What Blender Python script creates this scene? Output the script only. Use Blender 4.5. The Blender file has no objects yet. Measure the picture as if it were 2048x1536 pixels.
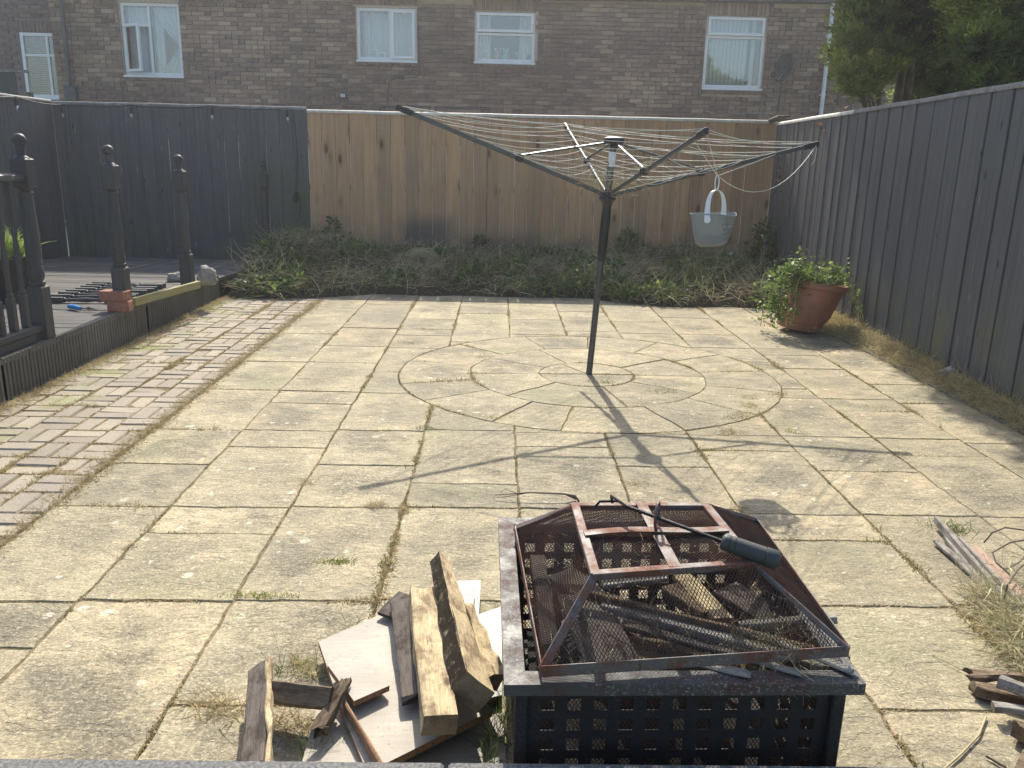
import bpy, bmesh, math, random
import numpy as np
from mathutils import Vector, Matrix, noise
R = random.Random(7)
NR = np.random.RandomState(11)
PI = math.pi
S = bpy.context.scene
COL = S.collection

# ------------------------------------------------------------------ camera
F_PX, CX, CY, CAM = 1660.0, 1024.0, 768.0, Vector((0, 0, 1.34))
ROT = Matrix(((0.9997, -0.0175, -0.0180), (-0.0128, 0.2593, -0.9657), (0.0216, 0.9656, 0.2590)))
cd = bpy.data.cameras.new('camera'); co = bpy.data.objects.new('camera', cd); COL.objects.link(co)
cd.sensor_width = 36; cd.lens = F_PX / 2048 * 36; cd.clip_start = 0.05; cd.clip_end = 600
co.matrix_world = Matrix.Translation(CAM) @ ROT.to_4x4()
S.camera = co

# ------------------------------------------------------------------ sky and sun
SUN = Vector((-0.02, 1.09, 1.0)).normalized()            # towards the sun
W = bpy.data.worlds.new('World'); S.world = W; W.use_nodes = True
wn = W.node_tree.nodes; wl = W.node_tree.links
sky = wn.new('ShaderNodeTexSky'); sky.sky_type = 'NISHITA'; sky.sun_disc = False
sky.sun_elevation = math.asin(SUN.z); sky.sun_rotation = math.atan2(SUN.x, SUN.y)
sky.air_density = 1.0; sky.dust_density = 2.5; sky.ozone_density = 1.0
wl.new(sky.outputs[0], wn['Background'].inputs[0]); wn['Background'].inputs[1].default_value = 0.15
sl = bpy.data.lights.new('sun', 'SUN'); so = bpy.data.objects.new('sun', sl); COL.objects.link(so)
sl.energy = 4.4; sl.angle = math.radians(0.5); sl.color = (1.0, 0.93, 0.80)
so.rotation_euler = (-SUN).to_track_quat('-Z', 'Y').to_euler()
S.view_settings.view_transform = 'Standard'; S.view_settings.look = 'None'
S.view_settings.exposure = 0.80; S.view_settings.gamma = 1.0
S.render.engine = 'CYCLES'
S.cycles.max_bounces = 6; S.cycles.diffuse_bounces = 4; S.cycles.transparent_max_bounces = 12

# ------------------------------------------------------------------ helpers
def ray(x, y):
    return (ROT @ Vector((x - CX, -(y - CY), -F_PX))).normalized()
def at(x, y, z=0.0):                     # photograph pixel -> point on the level z
    d = ray(x, y); return CAM + d * ((z - CAM.z) / d.z)
def atY(x, y, Y):
    d = ray(x, y); return CAM + d * (Y / d.y)

def link(o, parent=None):
    COL.objects.link(o)
    if parent: o.parent = parent
    return o
def tag(o, label=None, cat=None, group=None, kind=None):
    if label: o['label'] = label
    if cat: o['category'] = cat
    if group: o['group'] = group
    if kind: o['kind'] = kind
    return o
def empty(name, loc, label, cat, group=None, rz=0.0):
    o = bpy.data.objects.new(name, None); o.location = loc; o.rotation_euler = (0, 0, rz); link(o)
    o.empty_display_size = 0.05
    return tag(o, label, cat, group)

class MB:
    """collects geometry for one mesh object"""
    def __init__(s): s.v = []; s.f = []; s.t = []
    def add(s, vs, fs, tone=0.5):
        n = len(s.v); s.v += [tuple(v) for v in vs]; s.f += [tuple(i + n for i in f) for f in fs]; s.t += [tone] * len(fs)
        return s
    def box(s, c, size, rot=None, tone=0.5, bev=0.0):
        hx, hy, hz = size[0] / 2, size[1] / 2, size[2] / 2
        if bev > 0:
            b = min(bev, hx * .45, hy * .45, hz * .45)
            vs = []
            for sx in (-1, 1):
                for sy in (-1, 1):
                    for sz in (-1, 1):
                        vs += [(sx * hx, sy * (hy - b), sz * (hz - b)), (sx * (hx - b), sy * hy, sz * (hz - b)), (sx * (hx - b), sy * (hy - b), sz * hz)]
            bm = bmesh.new(); [bm.verts.new(v) for v in vs]
            bmesh.ops.convex_hull(bm, input=bm.verts); bm.verts.index_update()
            vs = [v.co.copy() for v in bm.verts]; fs = [[v.index for v in f.verts] for f in bm.faces]; bm.free()
        else:
            vs = [(x, y, z) for x in (-hx, hx) for y in (-hy, hy) for z in (-hz, hz)]
            fs = [(0, 1, 3, 2), (4, 6, 7, 5), (0, 4, 5, 1), (2, 3, 7, 6), (0, 2, 6, 4), (1, 5, 7, 3)]
        M = rot if rot is not None else Matrix.Identity(3)
        return s.add([M @ Vector(v) + Vector(c) for v in vs], fs, tone)
    def quadbox(s, base, top, tone=0.5):  # 4 base pts ccw, 4 top pts
        return s.add(list(base) + list(top), [(3, 2, 1, 0), (4, 5, 6, 7)] + [(i, (i + 1) % 4, 4 + (i + 1) % 4, 4 + i) for i in range(4)], tone)
    def tube(s, pts, r, n=8, tone=0.5, caps=True):
        pts = [Vector(p) for p in pts]; rs = r if isinstance(r, (list, tuple)) else [r] * len(pts)
        vs = []; up = Vector((0, 0, 1))
        d0 = (pts[1] - pts[0]).normalized(); a = d0.cross(up if abs(d0.z) < .9 else Vector((1, 0, 0))).normalized()
        for i, p in enumerate(pts):
            d = (pts[min(i + 1, len(pts) - 1)] - pts[max(i - 1, 0)]).normalized()
            a = (a - d * a.dot(d)).normalized(); b = d.cross(a)
            for k in range(n):
                t = 2 * PI * k / n; vs.append(p + (a * math.cos(t) + b * math.sin(t)) * rs[i])
        fs = [(i * n + k, i * n + (k + 1) % n, (i + 1) * n + (k + 1) % n, (i + 1) * n + k) for i in range(len(pts) - 1) for k in range(n)]
        if caps: fs += [tuple(range(n - 1, -1, -1)), tuple((len(pts) - 1) * n + k for k in range(n))]
        return s.add(vs, fs, tone)
    def lathe(s, prof, c=(0, 0, 0), n=20, rot=None, tone=0.5, sq=1.0):
        vs = []; M = rot if rot is not None else Matrix.Identity(3)
        for r, z in prof:
            for k in range(n):
                t = 2 * PI * k / n; vs.append(M @ Vector((r * math.cos(t), r * math.sin(t) * sq, z)) + Vector(c))
        m = len(prof)
        fs = [(i * n + k, i * n + (k + 1) % n, (i + 1) * n + (k + 1) % n, (i + 1) * n + k) for i in range(m - 1) for k in range(n)]
        fs += [tuple(range(n - 1, -1, -1)), tuple((m - 1) * n + k for k in range(n))]
        return s.add(vs, fs, tone)
    def mesh(s, name, m, smooth=False):
        me = bpy.data.meshes.new(name); me.from_pydata(s.v, [], s.f)
        if m: me.materials.append(m)
        a = me.attributes.new('tone', 'FLOAT', 'FACE'); a.data.foreach_set('value', s.t)
        if smooth:
            me.polygons.foreach_set('use_smooth', [True] * len(me.polygons))
            try: me.set_sharp_from_angle(angle=math.radians(40))
            except Exception: pass
        me.update(); return me
    def build(s, name, m, parent=None, smooth=False, loc=None):
        me = s.mesh(name, m, smooth); o = bpy.data.objects.new(name, me); link(o, parent)
        if loc is not None: o.location = loc
        return o

def np_mesh(name, verts, faces, tones, m, parent=None, smooth=False):
    """verts (N,3); faces (M,k) with k 3 or 4"""
    me = bpy.data.meshes.new(name); k = faces.shape[1]
    me.vertices.add(len(verts)); me.vertices.foreach_set('co', verts.astype(np.float32).ravel())
    me.loops.add(faces.size); me.loops.foreach_set('vertex_index', faces.astype(np.int32).ravel())
    me.polygons.add(len(faces)); me.polygons.foreach_set('loop_start', np.arange(0, faces.size, k, dtype=np.int32))
    me.polygons.foreach_set('loop_total', np.full(len(faces), k, np.int32))
    me.update(calc_edges=True)
    a = me.attributes.new('tone', 'FLOAT', 'FACE'); a.data.foreach_set('value', np.asarray(tones, np.float32))
    me.materials.append(m)
    if smooth: me.polygons.foreach_set('use_smooth', [True] * len(faces))
    o = bpy.data.objects.new(name, me); return link(o, parent)

def strands(P, D, L, w, curl, seg=4, droop=0.0, rs=NR):
    """ribbons. P start (N,3), D direction (N,3), L length (N), w width (N). returns verts, quads"""
    N = len(P); D = D / np.linalg.norm(D, axis=1, keepdims=True)
    axis = rs.normal(size=(N, 3)); axis -= (axis * D).sum(1, keepdims=True) * D; axis /= np.linalg.norm(axis, axis=1, keepdims=True) + 1e-9
    side = np.cross(D, rs.normal(size=(N, 3))); side /= np.linalg.norm(side, axis=1, keepdims=True) + 1e-9
    pts = []; p = P.copy(); d = D.copy()
    for i in range(seg + 1):
        ww = (w * (1 - 0.75 * (i / seg)))[:, None]
        pts.append(p - side * ww / 2); pts.append(p + side * ww / 2)
        p = p + d * (L / seg)[:, None]
        d = d + axis * (curl / seg)[:, None]; d[:, 2] -= droop / seg
        d /= np.linalg.norm(d, axis=1, keepdims=True)
    V = np.stack(pts, 1).reshape(-1, 3); m = 2 * (seg + 1)
    base = (np.arange(N) * m)[:, None, None]
    q = np.array([[2 * i, 2 * i + 1, 2 * i + 3, 2 * i + 2] for i in range(seg)])[None]
    return V, (base + q).reshape(-1, 4)

def leaves(P, size, up=0.4, aspect=0.55, rs=NR, nrm=None):
    """diamond leaves, folded is skipped. returns verts, quads"""
    N = len(P); d = rs.normal(size=(N, 3)); d[:, 2] = np.abs(d[:, 2]) * up
    if nrm is not None: d = d * .6 + nrm
    d /= np.linalg.norm(d, axis=1, keepdims=True)
    s = np.cross(d, rs.normal(size=(N, 3))); s /= np.linalg.norm(s, axis=1, keepdims=True) + 1e-9
    L = size[:, None]
    V = np.stack([P, P + d * L * .5 + s * L * aspect / 2, P + d * L, P + d * L * .5 - s * L * aspect / 2], 1).reshape(-1, 3)
    return V, (np.arange(N) * 4)[:, None] + np.array([0, 1, 2, 3])[None]

# ------------------------------------------------------------------ materials
class NT:
    def __init__(s, name, rough=0.8, spec=0.3, metal=0.0):
        s.m = bpy.data.materials.new(name); s.m.use_nodes = True; s.n = s.m.node_tree.nodes; s.l = s.m.node_tree.links
        s.b = s.n['Principled BSDF']; s.b.inputs['Roughness'].default_value = rough
        s.b.inputs['Specular IOR Level'].default_value = spec; s.b.inputs['Metallic'].default_value = metal
        s.pos = s.n.new('ShaderNodeNewGeometry').outputs['Position']
        s.oi = s.n.new('ShaderNodeObjectInfo').outputs['Random']
        at_ = s.n.new('ShaderNodeAttribute'); at_.attribute_name = 'tone'; s.tone = at_.outputs['Fac']
    def put(s, sock, v):
        if hasattr(v, 'is_output') or isinstance(v, bpy.types.NodeSocket): s.l.new(v, sock)
        else: sock.default_value = v
    def vmap(s, scale, vec=None, rnd=0.0):
        vec = vec or s.pos
        n = s.n.new('ShaderNodeVectorMath'); n.operation = 'MULTIPLY'; s.l.new(vec, n.inputs[0]); n.inputs[1].default_value = scale
        if rnd:
            a = s.n.new('ShaderNodeVectorMath'); a.operation = 'MULTIPLY_ADD'
            c = s.n.new('ShaderNodeCombineXYZ'); [s.l.new(s.oi, i) for i in c.inputs]
            s.l.new(c.outputs[0], a.inputs[0]); a.inputs[1].default_value = (rnd, rnd * 1.7, rnd * .7); s.l.new(n.outputs[0], a.inputs[2]); return a.outputs[0]
        return n.outputs[0]
    def noise(s, scale, detail=4, rough=.55, vec=None, dist=0.0):
        n = s.n.new('ShaderNodeTexNoise'); n.inputs['Scale'].default_value = scale; n.inputs['Detail'].default_value = detail
        n.inputs['Roughness'].default_value = rough; n.inputs['Distortion'].default_value = dist
        s.l.new(vec or s.pos, n.inputs['Vector']); return n.outputs[0]
    def voro(s, scale, vec=None, feature='F1', out='Distance', rand=1.0):
        n = s.n.new('ShaderNodeTexVoronoi'); n.feature = feature; n.inputs['Scale'].default_value = scale; n.inputs['Randomness'].default_value = rand
        s.l.new(vec or s.pos, n.inputs['Vector']); return n.outputs[out]
    def math(s, op, a, b=0.0, clamp=False):
        n = s.n.new('ShaderNodeMath'); n.operation = op; n.use_clamp = clamp; s.put(n.inputs[0], a); s.put(n.inputs[1], b); return n.outputs[0]
    def ramp(s, f, stops):
        n = s.n.new('ShaderNodeValToRGB'); s.l.new(f, n.inputs[0]); e = n.color_ramp.elements
        while len(e) < len(stops): e.new(0.5)
        for i, (p, c) in enumerate(stops):
            e[i].position = p; e[i].color = (c, c, c, 1) if isinstance(c, (int, float)) else (*c, 1)
        return n.outputs[0]
    def mix(s, f, a, b, mode='MIX'):
        n = s.n.new('ShaderNodeMix'); n.data_type = 'RGBA'; n.blend_type = mode
        s.put(n.inputs[0], f)
        for sock, v in ((n.inputs[6], a), (n.inputs[7], b)):
            s.put(sock, v if not isinstance(v, tuple) else (*v, 1)[:4])
        return n.outputs[2]
    def col(s, c):
        s.put(s.b.inputs['Base Color'], c if not isinstance(c, tuple) else (*c, 1)); return s
    def bump(s, h, strength=.5, dist=.01):
        n = s.n.new('ShaderNodeBump'); n.inputs['Strength'].default_value = strength; n.inputs['Distance'].default_value = dist
        s.l.new(h, n.inputs['Height'])
        if s.b.inputs['Normal'].is_linked: s.l.new(s.b.inputs['Normal'].links[0].from_socket, n.inputs['Normal'])
        s.l.new(n.outputs[0], s.b.inputs['Normal']); return s
    def xyz(s):
        n = s.n.new('ShaderNodeSeparateXYZ'); s.l.new(s.pos, n.inputs[0]); return n.outputs
    def band(s, v, lo, hi): # smoothstep
        n = s.n.new('ShaderNodeMapRange'); n.interpolation_type = 'SMOOTHSTEP'; s.put(n.inputs[0], v); n.inputs[1].default_value = lo; n.inputs[2].default_value = hi
        return n.outputs[0]

def m_slab():
    t = NT('riven_sandstone', .85, .25)
    v = t.vmap((1, 1, 1), rnd=23.0)
    gen = t.n.new('ShaderNodeTexCoord').outputs['Generated']; sx = t.n.new('ShaderNodeSeparateXYZ'); t.l.new(gen, sx.inputs[0])
    ex = t.math('MINIMUM', sx.outputs[0], t.math('SUBTRACT', 1, sx.outputs[0])); ey = t.math('MINIMUM', sx.outputs[1], t.math('SUBTRACT', 1, sx.outputs[1]))
    edge = t.band(t.math('ADD', t.math('MINIMUM', ex, ey), t.math('MULTIPLY', t.math('SUBTRACT', t.noise(5, 5, .65), .5), .9)), .0, .34)   # weathering gathers in the middle of each slab
    big = t.noise(1.6, 4, .6, v); mid = t.noise(5, 6, .65, v); fine = t.noise(120, 3, .7)
    base = t.mix(t.ramp(big, [(.3, 0), (.68, 1)]), (.315, .28, .19), (.455, .385, .25))
    base = t.mix(t.math('MULTIPLY', t.oi, .4), base, (.47, .41, .27))
    gy = t.math('MULTIPLY', t.ramp(t.noise(2.6, 8, .78, t.vmap((1, 1.2, 1), rnd=51.)), [(.38, 0), (.58, 1)]), t.math('ADD', t.math('MULTIPLY', edge, t.math('ADD', t.math('MULTIPLY', t.ramp(t.oi, [(.1, 0), (.9, 1)]), .55), .2)), .46))
    base = t.mix(t.ramp(t.noise(.62, 4, .6, t.vmap((1, 1, 1), rnd=2.)), [(.5, 0), (.66, .55)]), base, (.54, .41, .25))
    base = t.mix(gy, base, (.14, .128, .09))
    base = t.mix(t.ramp(t.noise(17, 9, .9, t.vmap((1, 1, 1), rnd=9.)), [(.44, 0), (.58, .58)]), base, (.185, .16, .115))
    base = t.mix(t.ramp(t.noise(60, 6, .85), [(.50, 0), (.60, .34)]), base, (.56, .51, .38))
    grn = t.ramp(t.noise(1.1, 3, .5, t.vmap((1, 1, 1), rnd=3.)), [(.56, 0), (.72, .3)]); base = t.mix(grn, base, (.25, .26, .13))
    sp = t.ramp(fine, [(.3, .74), (.7, 1.2)]); base = t.mix(1.0, base, sp, 'MULTIPLY')
    sp2 = t.ramp(t.noise(360, 2, .6), [(.32, .78), (.66, 1.15)]); base = t.mix(1.0, base, sp2, 'MULTIPLY')
    w = t.mix(.05, t.pos, t.noise(14, 3))
    li = None
    for sc_, off in ((13, .40), (29, .48)):
        vd = t.voro(sc_, w); vc = t.voro(sc_, w, out='Color'); sc = t.n.new('ShaderNodeSeparateColor'); t.l.new(vc, sc.inputs[0])
        thr = t.math('MULTIPLY', t.math('SUBTRACT', sc.outputs[0], off), .42)
        l_ = t.math('MULTIPLY', t.math('SUBTRACT', thr, vd), 40, True); li = l_ if li is None else t.math('MAXIMUM', li, l_)
    li = t.math('MULTIPLY', li, t.ramp(t.noise(85, 3, .7), [(.40, 0), (.56, .7)]))
    li = t.math('MULTIPLY', li, t.ramp(t.noise(.9, 2), [(.36, .2), (.5, 1)]))
    base = t.mix(li, base, (.62, .60, .50))
    dk = t.math('MULTIPLY', t.math('SUBTRACT', .07, t.voro(28)), 25, True); base = t.mix(t.math('MULTIPLY', dk, .7), base, (.08, .07, .05))
    o2 = t.math('FRACT', t.math('MULTIPLY', t.oi, 7.31)); base = t.mix(1.0, base, t.ramp(o2, [(0, (.89, .89, .88)), (.5, (.98, .98, .96)), (1, (1.08, 1.06, 1.02))]), 'MULTIPLY')
    o3 = t.math('FRACT', t.math('MULTIPLY', t.oi, 23.7)); wet = t.math('MULTIPLY', t.band(o3, .5, .95), t.ramp(t.noise(2.4, 7, .75, t.vmap((1, 1, 1), rnd=71.)), [(.44, 0), (.60, .6)])); base = t.mix(wet, base, (.19, .175, .125))
    t.col(base)
    mp = t.n.new('ShaderNodeMapping'); mp.inputs['Rotation'].default_value = (0, 0, -.75); t.l.new(t.pos, mp.inputs['Vector'])
    dg = t.noise(1, 6, .7, t.vmap((7, 34, 10), mp.outputs[0], 13.), .5)
    cl = t.noise(3.2, 5, .6, t.vmap((1, 1.7, 1), rnd=31.), .8)
    st = t.math('MULTIPLY', cl, 9); fl = t.math('FLOOR', st); fr = t.math('SUBTRACT', st, fl)
    led = t.math('ADD', fl, t.band(fr, .82, 1.0))        # riven ledges
    t.bump(dg, .4, .005); t.bump(led, .6, .003); t.bump(t.noise(9, 6, .65, t.vmap((.8, 1.5, 1), rnd=5.)), .8, .016); t.bump(fine, .35, .0018)
    t.bump(t.noise(45, 4, .7), .4, .0035)
    return t.m
def m_paver():
    t = NT('block_paver', .9, .2)
    b = t.mix(t.oi, (.275, .24, .19), (.385, .335, .26))
    b = t.mix(t.ramp(t.noise(3, 5, .6), [(.45, 0), (.7, .5)]), b, (.235, .215, .18))
    f = t.noise(230, 3, .75); b = t.mix(1.0, b, t.ramp(f, [(.3, .55), (.7, 1.35)]), 'MULTIPLY')
    xy = t.xyz()
    ms = t.math('MULTIPLY', t.ramp(t.noise(3.2, 4, .6), [(.5, 0), (.6, 1)]), t.math('SUBTRACT', 1.0, t.band(xy[0], -2.6, -2.1)))
    b = t.mix(t.math('MULTIPLY', ms, .75), b, (.16, .20, .05)); t.col(b)
    t.bump(f, .7, .003); t.bump(t.noise(30, 4), .4, .004); return t.m
def m_soil(name='joint_soil', a=(.085, .062, .038), b=(.20, .155, .085)):
    t = NT(name, 1, .1); t.col(t.mix(t.ramp(t.noise(40, 6, .75), [(.35, 0), (.65, 1)]), a, b)); t.bump(t.noise(90, 5, .8), .9, .01); return t.m
def m_tone(name, stops, rough=.8, transl=0.0, spec=.25):
    t = NT(name, rough, spec); c = t.ramp(t.tone, stops)
    c = t.mix(1.0, c, t.ramp(t.noise(18, 3), [(.3, .75), (.7, 1.2)]), 'MULTIPLY'); t.col(c)
    if transl:
        tr = t.n.new('ShaderNodeBsdfTranslucent'); t.l.new(c, tr.inputs[0]); mx = t.n.new('ShaderNodeMixShader'); mx.inputs[0].default_value = transl
        t.l.new(t.b.outputs[0], mx.inputs[1]); t.l.new(tr.outputs[0], mx.inputs[2]); t.l.new(mx.outputs[0], t.n['Material Output'].inputs[0])
    return t.m
def m_fence_black():
    t = NT('black_stained_fence', .62, .32)
    v = t.vmap((38, 38, 1.6), rnd=40.); g = t.noise(1, 5, .6, v)
    b = t.mix(t.ramp(g, [(.3, 0), (.7, 1)]), (.054, .058, .063), (.096, .102, .109))
    b = t.mix(t.math('MULTIPLY', t.oi, .45), b, (.11, .11, .11))
    wear = t.ramp(t.noise(1, 6, .75, t.vmap((26, 26, 1.1), rnd=77.)), [(.60, 0), (.72, .6)]); b = t.mix(wear, b, (.15, .138, .12))
    edge_glint = t.math('MULTIPLY', t.ramp(t.noise(1, 3, .6, t.vmap((75, 75, 3.2), rnd=91.)), [(.69, 0), (.72, .9)]), t.ramp(t.noise(2.3, 3), [(.45, 0), (.6, 1)])); b = t.mix(edge_glint, b, (.42, .41, .38))  # pale vertical streaks paint edges catching light into the colour
    kn = t.math('MULTIPLY', t.math('SUBTRACT', .10, t.voro(1, t.vmap((7, 7, 2.6), rnd=15.))), 14, True); b = t.mix(kn, b, (.012, .014, .018))
    z = t.xyz()
    low = t.math('SUBTRACT', 1, t.band(z[2], .05, .75)); gr = t.math('MULTIPLY', low, t.ramp(t.noise(3, 4), [(.42, 0), (.62, .8)])); b = t.mix(gr, b, (.12, .125, .06))
    alg = t.math('MULTIPLY', t.math('MULTIPLY', t.band(z[0], -3.35, -2.6), t.math('SUBTRACT', 1, t.band(z[0], -2.25, -2.2))), t.math('MULTIPLY', t.band(z[1], 9.6, 9.9), t.math('SUBTRACT', 1, t.band(z[2], .8, 1.5))))
    b = t.mix(t.math('MULTIPLY', alg, t.ramp(t.noise(2.5, 4), [(.35, .15), (.6, .85)])), b, (.07, .10, .022))
    # bare weathered timber on the far end of the right-hand fence
    far = t.math('MULTIPLY', t.math('MULTIPLY', t.band(z[1], 7.3, 9.6), t.band(z[0], 2.6, 2.9)), t.ramp(t.noise(1, 5, .7, t.vmap((9, 9, 1.3), rnd=60.)), [(.42, 0), (.58, .7)]))
    b = t.mix(far, b, (.155, .125, .10))
    t.col(b); t.bump(g, .35, .003); t.bump(t.noise(1, 4, .7, t.vmap((90, 90, 4), rnd=4.)), .25, .0015); return t.m
def m_wood(name, c1, c2, dark, sc=(34, 34, 1.5), knots=True, grey=0.0, stain=False, axis=None, rough=.75, obj=False):
    t = NT(name, rough, .25)
    src = None
    if obj:
        tc = t.n.new('ShaderNodeTexCoord'); src = tc.outputs['Object']
    v = t.vmap(sc, src, rnd=37.); g = t.noise(1, 6, .66, v, .6)
    b = t.mix(t.ramp(g, [(.3, 0), (.7, 1)]), c1, c2)
    if t.oi: b = t.mix(1.0, b, t.ramp(t.oi, [(0, (.76, .75, .75)), (.5, (.98, .93, .88)), (1, (1.14, 1.05, .96))]), 'MULTIPLY')
    if grey: b = t.mix(t.ramp(t.noise(2.2, 4, .6, t.vmap((1, 1, 1), rnd=11.)), [(.4, 0), (.65, grey)]), b, (.24, .225, .20))
    if knots:
        kv = t.vmap(tuple(s * .17 if s > 10 else s * 1.55 for s in sc), src, rnd=15.)
        d = t.voro(1, kv); kn = t.math('MULTIPLY', t.math('SUBTRACT', .15, d), 16, True)
        b = t.mix(t.math('MULTIPLY', t.math('MULTIPLY', t.math('SUBTRACT', .30, d), 6, True), .4), b, dark); b = t.mix(t.math('MULTIPLY', kn, .8), b, tuple(x * .45 for x in dark))
    if stain:
        z = t.xyz()
        dz = t.math('SUBTRACT', 1, t.band(z[2], .28, .62)); st = t.math('MULTIPLY', dz, t.ramp(t.noise(1.15, 3, .5), [(.46, 0), (.56, .8)])); b = t.mix(st, b, (.085, .08, .075))
        gm = t.math('MULTIPLY', t.math('SUBTRACT', 1, t.band(z[2], .5, .9)), t.ramp(t.noise(2.2, 4), [(.5, 0), (.66, .45)])); b = t.mix(gm, b, (.15, .17, .075))
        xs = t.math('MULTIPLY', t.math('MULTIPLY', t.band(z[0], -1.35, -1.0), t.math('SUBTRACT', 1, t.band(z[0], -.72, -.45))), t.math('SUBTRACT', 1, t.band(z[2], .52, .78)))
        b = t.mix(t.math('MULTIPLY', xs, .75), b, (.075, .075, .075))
    t.col(b); t.bump(g, .4, .003); return t.m
def m_brick(name, stops):
    t = NT(name, .9, .2); c = t.ramp(t.tone, stops)
    c = t.mix(t.ramp(t.noise(1, 4, .7, t.vmap((14, 14, 14))), [(.4, 0), (.65, .5)]), c, (.27, .20, .16))
    c = t.mix(1.0, c, t.ramp(t.noise(.35, 3), [(.35, .85), (.65, 1.12)]), 'MULTIPLY')
    t.col(c); t.bump(t.noise(120, 4), .4, .003); return t.m
def m_metal_rusty(name, grey, rust, amt, speck=.5):
    t = NT(name, .5, .4, .15)
    n1 = t.noise(11, 6, .7); n2 = t.noise(60, 4, .7)
    b = t.mix(t.ramp(n1, [(.62 - amt * .34, 0), (.74 - amt * .3, 1)]), grey, rust)
    b = t.mix(t.math('MULTIPLY', t.ramp(n2, [(.58, 0), (.62, 1)]), .55), b, tuple(x * .45 for x in rust))
    b = t.mix(t.math('MULTIPLY', t.ramp(t.noise(170, 3, .7), [(.56, 0), (.62, 1)]), t.math('MULTIPLY', t.ramp(t.noise(7, 3), [(.4, 0), (.6, 1)]), speck)), b, (.55, .55, .55))
    t.col(b); t.put(t.b.inputs['Roughness'], t.ramp(n1, [(.4, .52), (.65, .85)])); t.bump(n2, .4, .002); return t.m
def m_plain(name, c, rough=.6, spec=.4, metal=0.0, var=.12, bump=.2, sc=20):
    t = NT(name, rough, spec, metal); n = t.noise(sc, 5, .6)
    t.col(t.mix(1.0, c, t.ramp(n, [(.3, 1 - var), (.7, 1 + var)]), 'MULTIPLY')); t.bump(t.noise(sc * 5, 3), bump, .002); return t.m
def m_thin(name, c, f):
    m = m_plain(name, c, .45, var=.03, bump=.02); n = m.node_tree.nodes; l = m.node_tree.links; tr = n.new('ShaderNodeBsdfTranslucent'); tr.inputs[0].default_value = (*c, 1)
    mx = n.new('ShaderNodeMixShader'); mx.inputs[0].default_value = f; l.new(n['Principled BSDF'].outputs[0], mx.inputs[1]); l.new(tr.outputs[0], mx.inputs[2]); l.new(mx.outputs[0], n['Material Output'].inputs[0]); return m
def m_dirty(name, c):
    t = NT(name, .6, .3); b = t.mix(1.0, c, t.ramp(t.noise(5, 5, .65), [(.3, .74), (.7, 1.12)]), 'MULTIPLY')
    b = t.mix(t.ramp(t.noise(26, 7, .8), [(.56, 0), (.66, .65)]), b, (.22, .17, .11))
    b = t.mix(t.math('MULTIPLY', t.ramp(t.noise(90, 4, .8), [(.62, 0), (.66, 1)]), t.ramp(t.noise(6, 3), [(.45, 0), (.6, .9)])), b, (.07, .05, .03))
    b = t.mix(1.0, b, t.ramp(t.noise(1, 4, .6, t.vmap((12, 160, 12))), [(.35, .9), (.65, 1.05)]), 'MULTIPLY'); t.col(b); t.bump(t.noise(200, 3), .2, .001); return t.m
def m_timber(name, c1, c2, dark, shaded_side=0.0):
    """sawn outdoor timber with rot, knots, checks; grain runs along the object's X"""
    t = NT(name, .85, .15); tc = t.n.new('ShaderNodeTexCoord').outputs['Object']
    g = t.noise(1, 7, .68, t.vmap((3.0, 75, 75), tc, 37.), .8); fine = t.noise(1, 4, .7, t.vmap((14, 420, 420), tc, 7.))
    b = t.mix(t.ramp(g, [(.28, 0), (.7, 1)]), c1, c2); b = t.mix(1.0, b, t.ramp(fine, [(.3, .72), (.7, 1.18)]), 'MULTIPLY')
    rot = t.ramp(t.noise(1, 7, .75, t.vmap((9, 16, 16), tc, 19.)), [(.47, 0), (.60, .85)]); b = t.mix(rot, b, dark)
    kv = t.vmap((7, 16, 16), tc, 15.); kn = t.math('MULTIPLY', t.math('SUBTRACT', .16, t.voro(1, kv)), 14, True); b = t.mix(t.math('MULTIPLY', kn, .85), b, tuple(x * .45 for x in dark))
    chk = t.ramp(t.noise(1, 3, .5, t.vmap((2.2, 130, 130), tc, 3.)), [(.66, 0), (.70, .8)]); b = t.mix(chk, b, tuple(x * .4 for x in dark))
    spk = t.ramp(t.noise(150, 3, .8), [(.60, 0), (.66, .6)]); b = t.mix(spk, b, dark)
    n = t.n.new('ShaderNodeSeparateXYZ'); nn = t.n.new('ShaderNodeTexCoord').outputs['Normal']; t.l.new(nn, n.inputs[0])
    side = t.math('MULTIPLY', t.math('MULTIPLY', t.band(n.outputs[1], .3, .6), t.ramp(t.noise(30, 6, .8), [(.34, .45), (.46, 1.0)])), shaded_side); b = t.mix(side, b, tuple(x * .14 for x in dark))   # shade on the left side painted into the colour, broken up by noise
    endg = t.band(t.math('ABSOLUTE', n.outputs[0]), .6, .9); b = t.mix(t.math('MULTIPLY', endg, .6), b, dark)
    t.col(b); t.bump(g, .6, .004); t.bump(fine, .5, .0015); t.bump(chk, -.5, .003); return t.m
def m_glass():
    t = NT('window_glass', .02, .5); tr = t.n.new('ShaderNodeBsdfTransparent'); tr.inputs[0].default_value = (.93, .97, .96, 1)
    gl = t.n.new('ShaderNodeBsdfGlossy'); gl.inputs['Roughness'].default_value = .015; gl.inputs[0].default_value = (.95, 1, 1, 1)
    lw = t.n.new('ShaderNodeLayerWeight'); lw.inputs[0].default_value = .32
    mx = t.n.new('ShaderNodeMixShader'); t.l.new(t.math('ADD', lw.outputs['Fresnel'], .12, True), mx.inputs[0])
    t.l.new(tr.outputs[0], mx.inputs[1]); t.l.new(gl.outputs[0], mx.inputs[2]); t.l.new(mx.outputs[0], t.n['Material Output'].inputs[0]); return t.m

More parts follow.
